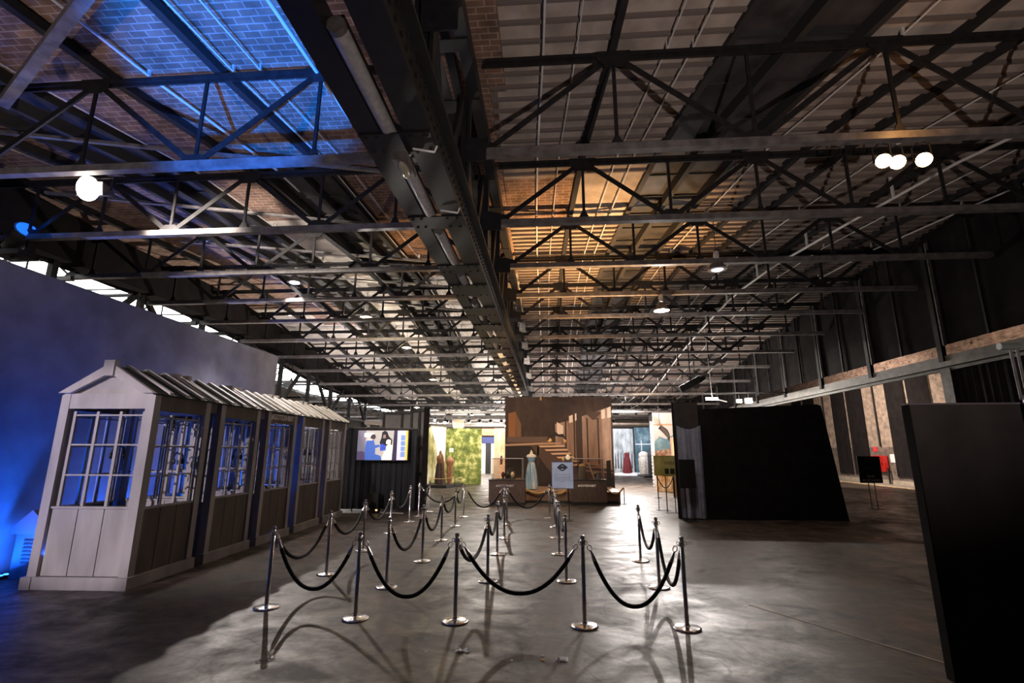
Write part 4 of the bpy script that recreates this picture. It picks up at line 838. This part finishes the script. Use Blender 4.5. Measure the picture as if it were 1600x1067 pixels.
pr([(.395, .545), (.42, .58), (.44, .555), (.42, .535)], (.85, .45, .14), 1.2, 'lit_edge'); pr([(.54, .575), (.57, .555), (.565, .53), (.55, .54)], (.85, .45, .14), 1.2, 'lit_edge')
pr([(.76, .83), (.82, .85), (.90, .84), (.89, .82), (.86, .79), (.86, .77), (.82, .76), (.80, .78), (.77, .81)], (.09, .045, .028), 1.1, 'chandelier'); pr([(.826, .84), (.829, .84), (.829, 1.0), (.826, 1.0)], (.07, .035, .022), 1.1, 'chandelier_chain')
for z in (.26, .30, .33): pr([(.72, z), (.99, z-.02), (.99, z-.03), (.72, z-.012)], (.30, .16, .10), 1.0, 'bench_edge')
pr([(.66, .20), (.72, .20), (.72, .30), (.695, .35), (.66, .30)], (.010, .006, .005), 1.1, 'dark_silhouette'); pr([(.93, .1), (.97, .1), (.97, .36), (.93, .35)], (.010, .006, .005), 1.1, 'dark_silhouette')
pr([(.80, 0), (1, 0), (1, .20), (.80, .14)], (.018, .010, .007), .7, 'dark_corner')
MB().box(1.62, 1.70, -.03, 0, 4.30, 4.47).build('top_clip', M['gold'], hall)
T = thing('low_plinth', 'long low brown plinth before the hall print', 'plinth', (-2.0, 20.2, 0)); MB().box(0, 4.75, 0, 2.8, 0, .42).build('body', mat('plinth_wood', (.16, .085, .05), .6, 0, .2, 3), T); MB().box(-.02, 4.77, -.02, 2.82, .42, .44).build('top_edge', mat('plinth_edge', (.36, .20, .11), .5), T); MB().box(.05, 4.7, -.01, 0, 0, .10).build('kick', M['blackpl'], T)
for i, (a, b, l) in enumerate((((-.98, 20.1), (.05, 20.1), 'left'), ((.05, 20.1), (.72, 20.1), 'middle'), ((2.2, 20.1), (2.85, 20.1), 'right'))):
    mb = MB(); mb.tube([(a[0]+(b[0]-a[0])*t, a[1], .60-.22*(1-(2*t-1)**2)) for t in [j/14 for j in range(15)]], .028, 8); tag(mb.build('gold_rope', M['gold']), 'gold barrier rope along the low plinth, %s length' % l, 'rope')
for i, x in enumerate((-.98, .05, .72, 2.2, 2.87)):
    T = thing('barrier_post', 'short dark post holding the gold rope, %s from the left' % ORD[i], 'post', (x, 20.05, 0)); MB().tube([(0, 0, 0), (0, 0, .62)], .016).build('pole', M['steel'], T); MB().lathe([(.001, 0), (.12, 0), (.12, .012), (.02, .02)], 16).build('base', M['steel'], T)
# display cases
for i, (x0, x1, y, l) in enumerate(((-2.25, -.90, 19.0, 'brown display case with three eggs under glass, left of the blue dress'), (.80, 2.15, 19.35, 'brown display case with a veiled head piece under glass, right of the welcome sign'))):
    w = x1-x0; T = thing('display_case', l, 'display case', (x0, y, 0)); MB().box(0, w, 0, .75, .13, .90).build('plinth', M['case'], T); MB().box(.03, w-.03, .03, .72, 0, .13).build('kick_base', M['blackpl'], T); MB().box(-.01, w+.01, -.01, .76, .90, .94).build('top_board', M['blackpl'], T)
    mb = MB(); g0, g1 = .09, w-.09
    mb.box(g0, g1, .06, .066, .94, 1.70); mb.box(g0, g1, .684, .69, .94, 1.70); mb.box(g0, g0+.006, .066, .684, .94, 1.70); mb.box(g1-.006, g1, .066, .684, .94, 1.70); mb.box(g0, g1, .06, .69, 1.70, 1.706)
    gl = mb.build('glass_cover', M['glass'], T); mb = MB()
    for a in (g0, g1-.014):
        for b in (.055, .68): mb.box(a, a+.014, b, b+.014, .94, 1.71)
    mb.box(g0, g1, .05, .064, 1.695, 1.715); mb.box(g0, g1, .68, .694, 1.695, 1.715); mb.box(g0, g0+.014, .06, .69, 1.695, 1.715); mb.box(g1-.014, g1, .06, .69, 1.695, 1.715); mb.build('glass_edge', mat('edge_grey', (.30, .28, .27), .3), gl)
    lettering('#GOTEXHIBIT', .105, M['letter'] if i else M['letter_d'], T, (w*.45, -.006, .72), (R(90), 0, 0))
for i, (x, c, l) in enumerate(((-1.74, (.10, .015, .02), 'dark red scaly egg on its stand in the left display case'), (-1.56, (.03, .05, .03), 'dark green scaly egg on its stand in the left display case'), (-1.38, (.62, .48, .26), 'cream scaly egg on its stand in the left display case'))):
    T = thing('scaly_egg', l, 'egg', (x, 19.3, .94), 0, 'eggs in the left display case'); MB().lathe([(.07, 0), (.05, .03), (.04, .06)], 14).build('stand', M['blackpl'], T)
    MB().lathe([(.001, .05), (.05, .07), (.075, .13), (.078, .17), (.06, .23), (.035, .265), (.001, .275)], 16, smooth=False).build('shell', mat('egg_%d' % i, c, .35, .2, .3, 30, bump=.6), T)
T = thing('relic_chain', 'tarnished chain coiled right of the eggs in the left case', 'chain', (-1.16, 19.28, .94)); mb = MB()
for i in range(9): mb.tube([(i*.022+.02*math.cos(t)-.1, .03*math.sin(i)+.012*math.sin(t), .015+.012*(i % 2)+.008*math.sin(t)) for t in [2*math.pi*j/8 for j in range(9)]], .006, 5)
mb.build('links', M['gold'], T)
T = thing('relic_dagger', 'dark dagger lying left of the eggs in the left case', 'dagger', (-1.98, 19.28, .94)); MB().bar((-.12, 0, .015), (.04, 0, .015), .03, .012).build('blade', M['steel2'], T); MB().bar((.04, 0, .015), (.13, 0, .015), .022, .022).build('grip', M['blackpl'], T)
T = thing('veil_headpiece', 'dark veil with a gold band on a rounded stand in the right case', 'headdress', (1.27, 19.72, .94)); MB().lathe([(.17, 0), (.165, .2), (.14, .40), (.12, .48)], 30, wav=.05, wn=12, sy=.7).build('veil', mat('veil_cloth', (.10, .075, .06), .6), T); MB().lathe([(.122, .48), (.125, .52), (.08, .56), (.001, .58)], 20, sy=.7).build('gold_band', M['gold'], T)
T = thing('relic_sword', 'pale blade standing beside the veil in the right case', 'sword', (1.62, 19.7, .94)); MB().bar((.1, 0, 0), (-.10, .02, .62), .045, .012, (0, 1, 0)).build('blade', mat('pale_blade', (.75, .72, .70), .2, .6), T); MB().bar((.04, 0, .2), (.18, 0, .26), .03, .03).build('guard', M['gold'], T)
T = thing('relic_gauntlet', 'dark gauntlet at the right of the right case', 'gauntlet', (1.86, 19.7, .94)); MB().lathe([(.08, 0), (.07, .1), (.05, .18), (.06, .26), (.001, .33)], 14, sy=.6).build('cuff', M['steel2'], T); MB().ell((.03, -.02, .22), .03, .03, .05).build('thumb', M['steel2'], T)
# welcome sign
T = poster_stand('welcome_sign', 'pale blue information sign with a dark emblem on two thin legs', (.40, 15.3, 0), .63, .76, .905, mat('pale_blue_poster', (.52, .57, .70), .6, 0, .12, 3), M['steel'], lx=.28)
mb = MB(); mb.box(-.325, .325, -.03, -.024, .895, .915); mb.box(-.325, .325, -.03, -.024, 1.655, 1.67); mb.box(-.325, -.31, -.03, -.024, .9, 1.67); mb.box(.31, .325, -.03, -.024, .9, 1.67); mb.build('border', mat('blue_border', (.10, .14, .26), .5), T)
e = MB().poly([(.105*math.cos(t), 1.51+.105*math.sin(t)) for t in [2*math.pi*i/28 for i in range(28)]], -.03, -.0255).poly([(-.165, 1.51), (-.08, 1.44), (.08, 1.44), (.165, 1.51), (.08, 1.58), (-.08, 1.58)], -.0305, -.0255).build('emblem', mat('emblem_dark', (.03, .035, .05), .5), T)
MB().poly([(-.05, 1.45), (.05, 1.45), (.03, 1.47), (-.03, 1.47)], -.034, -.031).poly([(-.06, 1.53), (0, 1.57), (.06, 1.53), (0, 1.55)], -.034, -.031).build('emblem_line', M['letter'], e)
mb = MB(); random.seed(3)
for r, z in enumerate((1.30, 1.245, 1.215, 1.185, 1.155, 1.125, 1.10)):
    x = -.24 if r not in (6,) else -.06
    while x < (.23 if r != 6 else .06):
        l = random.uniform(.02, .06); mb.box(x, x+l, -.027, -.0252, z-.006, z+(.010 if r == 0 else .006)); x += l+.014
mb.build('text_lines', mat('text_grey', (.20, .22, .30), .6), T)
# passage on the right: print, posts, signs and costumes
T = thing('mountain_print', 'print of pale sky, blue mountains and red earth beside the black box', 'print', (5.42, 26.4, 0), R(-4)); MB().box(0, 2.4, 0, .08, 0, 3.95).build('sky', mat('pale_sky_ink', (.62, .54, .53), .8, 0, .06, 1), T)
MB().poly([(0, 1.9), (2.4, 1.6), (2.4, 2.7), (1.7, 2.5), (1.1, 2.9), (.6, 2.6), (.3, 2.75), (0, 2.45)], -.005, 0).build('mountains', print_mat('mountain_ink', (.10, .19, .27), (.18, .31, .38), (.36, .47, .52), 1.4), T)
MB().poly([(0, .3), (2.4, .3), (2.4, 1.75), (1.4, 2.0), (.7, 2.1), (0, 2.0)], -.008, 0).build('earth', print_mat('earth_ink', (.22, .09, .05), (.50, .28, .18), (.92, .74, .64), 4), T)
MB().poly([(0, 0), (2.4, 0), (2.4, .8), (1.2, 1.0), (0, .9)], -.011, 0).build('grass', print_mat('grass_ink', (.35, .14, .05), (.80, .48, .20), (1, .9, .8), 5, (1, 1, .4)), T)
MB().box(0, 2.4, -.02, .0, 3.30, 3.36).build('hanging_rail', mat('orange_rail', (.55, .30, .14), .6), T)
T = thing('stone_pillar', 'narrow white brick pillar at the edge of the mountain print', 'pillar', (6.02, 30, 0)); MB().box(0, .24, 0, .3, 0, 3.75).build('shaft', brick('white_brick', (.50, .45, .42), (.62, .56, .52), (.16, .14, .13), 1, axes='XZ', bw=.24, rh=.1, msize=.02), T); MB().box(-.05, .35, -.05, .35, 3.75, 4.4).build('head_block', M['steel'], T)
T = thing('timber_post', 'broad rough timber post before the mountain print', 'post', (5.62, 23.5, 0)); MB().box(0, .34, 0, .3, 0, 2.62).build('shaft', mat('orange_timber', (.40, .20, .09), .7, 0, .3, 5, stretch=(4, 4, .5)), T); MB().ell((.22, .1, 2.70), .14, .1, .09).build('carved_top', M['blackpl'], T)
T = thing('hanging_prop', 'dark leathery leg prop hanging before the mountain print', 'prop', (5.55, 25.5, 2.6)); MB().tube([(0, 0, zu(25.5)+.2-2.6), (0, 0, .62)], .012).build('wire', M['steel'], T); MB().tube([(-.03, 0, .60), (.12, 0, .5), (.27, -.02, .36), (.36, -.03, .2), (.42, -.03, .06)], [.10, .12, .13, .11, .06], 12).build('limb', mat('leather_dark', (.06, .045, .035), .6, bump=.4, scale=12, var=.3), T)
mb = MB()
for a in (-.04, 0, .05): mb.tube([(.42+a, -.03, .08), (.45+a*1.2, -.05, -.06), (.47+a*1.3, -.05, -.13)], [.03, .022, .008], 8)
mb.build('claws', M['blackpl'], T)
poster_m = print_mat('yellow_poster', (.33, .30, .08), (.55, .50, .16), (.75, .70, .36), 1.2)
for i, (x, y, l) in enumerate(((4.05, 17.55, 'yellow green poster on a two-legged stand left of the blank black sign'), (3.92, 18.2, 'yellow poster stand half hidden behind the other yellow poster'))):
    T = poster_stand('poster_stand', l, (x, y, 0), .47, .66, 1.17, poster_m, M['steel'], lx=.3)
    if not i:
        MB().box(-.15, -.02, -.03, -.025, 1.24, 1.42).box(.03, .17, -.03, -.025, 1.24, 1.42).build('photo_area', mat('dark_photo', (.02, .02, .015), .6), T)
        mb = MB()
        for z in (1.62, 1.56):
            for q in range(6): mb.box(-.17+q*.06, -.13+q*.06, -.028, -.025, z, z+.035)
        mb.build('text_lines', mat('olive_text', (.10, .12, .04), .6), T)
    mb = MB(); mb.box(-.245, .245, -.03, -.024, 1.16, 1.18); mb.box(-.245, .245, -.03, -.024, 1.82, 1.84); mb.box(-.245, -.23, -.03, -.024, 1.17, 1.83); mb.box(.23, .245, -.03, -.024, 1.17, 1.83); mb.build('border', mat('yellow_border%d' % i, (.50, .36, .05), .5), T)
for i, (x, y) in enumerate(((4.75, 22.9), (5.45, 23.0))):
    T = thing('barrier_post', 'thin dark barrier post before the mountain print, %s one' % ('left', 'right')[i], 'post', (x, y, 0)); MB().tube([(0, 0, 0), (0, 0, 1.0)], .022).build('pole', M['blackpl'], T); MB().lathe([(.001, 0), (.15, 0), (.15, .015), (.03, .025)], 18).build('base', M['blackpl'], T)
mb = MB(); mb.tube([(4.75+.7*t, 22.95, .92-.5*(1-(2*t-1)**2)) for t in [i/14 for i in range(15)]], .02); tag(mb.build('barrier_rope', M['rope']), 'black rope hanging before the mountain print', 'rope')
# far snow corner
T = thing('winter_print', 'tall pale print of a snowy forest at the end of the passage', 'print', (5.65, 45.2, 0), R(4)); MB().box(0, 1.85, 0, .08, 0, 3.95).build('face', print_mat('snow_ink', (.18, .20, .22), (.60, .63, .64), (.97, .97, .97), 1.3, (2.5, 1, .5)), T)
for i in range(7): MB().poly([(.15+i*.24, .5), (.27+i*.24, .5), (.25+i*.24, 1.5+.2*(i % 3)), (.19+i*.24, 1.9+.15*(i % 2))], -.008, 0).build('dark_tree', mat('tree_ink%d' % i, (.10, .11, .13), .8), T)
T = thing('ice_print', 'dark teal print of an ice wall beside the snowy forest print', 'print', (7.45, 44.4, 0), R(-14)); MB().box(0, 1.55, 0, .08, 0, 4.0).build('face', print_mat('ice_ink', (.02, .045, .06), (.06, .12, .15), (.24, .34, .38), 1.2, (1, 1, .7)), T)
mb = MB(); mb.box(.1, 1.4, -.01, 0, 2.55, 2.62); mb.box(.55, .6, -.01, 0, 1.2, 2.9); mb.build('white_lines', M['white'], T)
mb = MB(); mb.lathe([(1.6, 0), (1.5, .12), (1.1, .2), (.5, .24), (.001, .25)], 24, sy=.5, wav=.08, wn=7); o = mb.build('snow_bank', mat('snow', (.85, .86, .9), .7, bump=.4, var=.05, scale=5)); o.location = (7.0, 43.9, 0); tag(o, 'bank of fake snow under the costumes at the passage end', 'snow')
red_d = mat('deep_red_cloth', (.13, .006, .01), .7, 0, .2, 4)
form('mannequin_dress', 'deep red gown on a form before the snowy forest print', (6.62, 43.6, .15), [(.34, .02), (.32, .3), (.26, .8), (.2, 1.1), (.17, 1.2)], [(.17, 1.18), (.2, 1.35), (.19, 1.45), (.1, 1.5)], red_d, red_d, mat('grey_fur', (.4, .36, .34), .9), sc=1.15, neck=True, wav=.06)
fur = mat('pale_fur', (.50, .44, .38), .95, 0, .3, 8, bump=.8); dfur = mat('dark_fur', (.03, .028, .03), .9, 0, .3, 8, bump=.8)
cloak = [(.30, .05), (.34, .4), (.34, .9), (.36, 1.2), (.30, 1.28)]; ctop = [(.32, 1.2), (.38, 1.4), (.36, 1.55), (.24, 1.66), (.1, 1.72)]
form('costume_cloak', 'pale fur cloak on a form at the right of the passage end', (7.75, 42.2, .12), cloak, ctop, fur, fur, sc=1.08, neck=False, wav=.1, wn=7)
form('costume_cloak', 'black fur cloak on a form beside the brick pillar', (8.25, 41.0, .12), cloak, ctop, dfur, dfur, sc=1.1, neck=False, wav=.1, wn=7)
T = thing('low_stage', 'low dark stage edge under the two fur cloaks', 'stage', (7.3, 39.9, 0)); MB().box(0, 1.9, 0, 3.0, 0, .12).build('deck', M['blackpl'], T); MB().box(-.03, 1.93, -.03, 0, 0, .13).build('fascia', M['steel'], T)
wood_c = mat('carved_brown', (.22, .095, .04), .6, 0, .4, 6, bump=.5, stretch=(4, 4, 1))
bk = mat('dark_brown_cloth', (.05, .025, .015), .8, 0, .3, 5)
form('costume_robe', 'dark brown robe with hanging panels on the low stage by the garden print', (-6.12, 28.3, .16), [(.27, .02), (.25, .5), (.20, 1.0), (.17, 1.15)], [(.17, 1.12), (.22, 1.35), (.2, 1.5), (.08, 1.62), (.09, 1.72), (.001, 1.78)], bk, wood_c, neck=False, wav=.1, wn=6)
form('costume_robe', 'orange brown leather costume on the low stage nearer the leaves', (-5.62, 28.6, .16), [(.12, .02), (.15, .5), (.17, .9), (.16, 1.0)], [(.17, .98), (.24, 1.2), (.22, 1.36), (.10, 1.45), (.05, 1.5)], wood_c, wood_c, neck=False, wav=.15, wn=5)
T = thing('curved_horn', 'curved brown carved staff between the two costumed forms', 'prop', (-5.95, 28.05, .16)); MB().tube([(-.12, 0, 1.75), (0, 0, 1.55), (.08, 0, 1.1), (.14, 0, .6), (.22, 0, .1)], [.05, .06, .06, .05, .04], 10).build('staff', wood_c, T); MB().ell((-.12, 0, 1.78), .07, .06, .07).build('knob', wood_c, T)
T = thing('bone_frame', 'pale twisted branch lying at the end of the low stage', 'prop', (-5.25, 28.7, .16)); MB().tube([(-.2, 0, .05), (0, 0, .25), (.2, 0, .35), (.3, 0, .3)], .03, 8).tube([(-.1, .1, .04), (.1, 0, .2), (.28, .1, .12)], .025, 8).build('branch', mat('pale_branch', (.55, .42, .25), .7), T)
for i, (x, y, l) in enumerate(((-6.85, 27.5, 'left'), (-5.2, 28.0, 'right'))):
    T = thing('barrier_post', 'short rope post at the %s corner of the low stage' % l, 'post', (x, y, .16)); MB().tube([(0, 0, 0), (0, 0, .45)], .015).build('pole', M['steel'], T); MB().lathe([(.001, 0), (.08, 0), (.08, .01), (.015, .015)], 12).build('base', M['steel'], T)
tag(MB().tube([(-6.85+1.65*t, 27.5+.5*t, .58-.1*(1-(2*t-1)**2)) for t in [i/12 for i in range(13)]], .014).build('gold_rope', M['gold']), 'gold rope along the front of the low stage by the garden print', 'rope')
# ventilation ducts across the back of the hall
T = thing('spiral_duct', 'silver spiral air duct with round nozzles across the back of the hall', 'duct', (0, 35, 3.86)); MB().tube([(-12, 0, 0), (9.5, 0, 0)], .24, 24).build('main_pipe', M['duct'], T)
for i in range(20):
    x = -10.2+i*.77
    n_ = MB().tube([(x, -.18, .12), (x, -.34, .19)], [.14, .14], 16, caps=False).build('nozzle', M['white'], T); MB().tube([(x, -.29, .17), (x, -.30, .175)], .10, 14).build('nozzle_bore', M['blackpl'], n_)
for i in range(9): MB().tube([(-11+i*2.3, 0, .2), (-11+i*2.3, 0, 1.45)], .01, 5).build('hanger', M['steel'], T)
T = thing('air_box', 'square bright metal air box on the duct above the leaf print', 'duct', (-6.2, 34.2, 3.45)); MB().hexa([(-.35, 0, 0), (.35, 0, 0), (.35, .5, 0), (-.35, .5, 0), (-.55, 0, 1.0), (.35, 0, .75), (.35, .5, .75), (-.55, .5, 1.0)]).build('box', M['duct'], T); MB().box(-.3, .3, -.02, 0, .06, .65).build('grille', mat('warm_metal', (.7, .6, .42), .3, .7), T)
o = MB().tube([(-10.9, 33.5, 4.70), (9.2, 33.5, 4.70)], .05, 10).build('steel_pipe', mat('white_pipe', (.62, .60, .60), .4)); tag(o, 'long white pipe hung level above the air duct', 'pipe')
o = MB().tube([(-10.9, 34, 4.46), (9.2, 34, 4.46)], .07, 10).build('steel_pipe', M['galv']); tag(o, 'grey metal pipe hung just above the air duct', 'pipe')
for i, (x, y, z) in enumerate(((-7.6, 33, 4.0), (-5.1, 33, 4.3), (-6.9, 33, 3.85), (-2.6, 30.6, 3.5), (5.0, 38, 4.1), (5.55, 38, 4.15), (6.05, 38, 4.2), (7.9, 38, 4.35))):
    T = thing('spot_lamp', 'small glaring spot lamp over the exhibits, %s from the left' % ORD[[0, 2, 1, 3, 4, 5, 6, 7][i]], 'lamp', (x, y, z)); MB().lathe([(.06, 0), (.09, .1), (.05, .25), (.02, .3)], 12).build('housing', M['blackpl'], T); MB().ell((0, -.02, -.02), .09, .06, .08, 10, 6).build('bulb', bulb_w, T); MB().tube([(0, 0, .3), (0, 0, zu(y)+.2-z)], .01, 5).build('stem', M['steel'], T)
tag(MB().tube([(4.6, 38.03, 4.95), (8.6, 38.03, 4.95)], .03).build('lighting_bar', M['steel']), 'dark lighting bar over the snow corner', 'bar')
tag(MB().bar((2.62, 7.35, .003), (4.6, 4.35, .003), .02, .004).build('floor_tape', mat('tan_tape', (.42, .33, .24), .7)), 'faint tan tape line across the floor at lower right', 'tape')
# litter on the floor
lit = [(723, 1017, .17, 'long crumpled'), (878, 1031, .13, 'crumpled whitish'), (668, 994, .03, 'tiny white')]
def gp(u, v):                                           # floor point seen at photo pixel u, v
    m = cam.matrix_world.to_3x3(); d = m @ Vector(((u-800)/770.4, -(v-533.5)/770.4, -1)); t = -1.9857/d.z; return (d.x*t, d.y*t, 0)
random.seed(5)
for i, (u, v, s, l) in enumerate(((723, 1017, .075, 'long crumpled paper scrap near the bottom centre'), (878, 1031, .06, 'whitish crumpled wrapper right of the bottom centre'), (847, 1024, .02, 'small orange scrap beside the crumpled wrapper'), (848, 1031, .02, 'tan scrap just below the orange one'),
                                  (718, 1034, .014, 'dark pebble below the long paper scrap'), (800, 1032, .014, 'dark pebble midway between the paper scraps'), (694, 988, .014, 'white chip behind the long paper scrap'), (666, 1018, .012, 'pale chip left of the long paper scrap'), (1006, 741+220, .012, 'pale chip right of centre behind the front stanchions'))):
    x, y, z = gp(u, v); mb = MB(); n_ = 9; pts = [(x+s*(i_/(n_-1)*2-1), y+random.uniform(-.3, .3)*s+j*s*.45, .004+random.uniform(0, .35)*s) for j in (-1, 0, 1) for i_ in range(n_)]
    fs = [(j*n_+k, j*n_+k+1, (j+1)*n_+k+1, (j+1)*n_+k) for j in range(2) for k in range(n_-1)]
    bot = [(a, b, .001) for a, b, c in pts]; mb.add(pts, fs); mb.add(bot, [f[::-1] for f in fs])
    c = M['white'] if 'paper' in l or 'wrapper' in l or 'chip' in l else (M['yellow'] if 'orange' in l or 'tan' in l else M['blackpl'])
    tag(mb.build('paper_scrap' if c is M['white'] else ('pebble' if 'pebble' in l else 'litter_scrap'), c), l, 'litter')
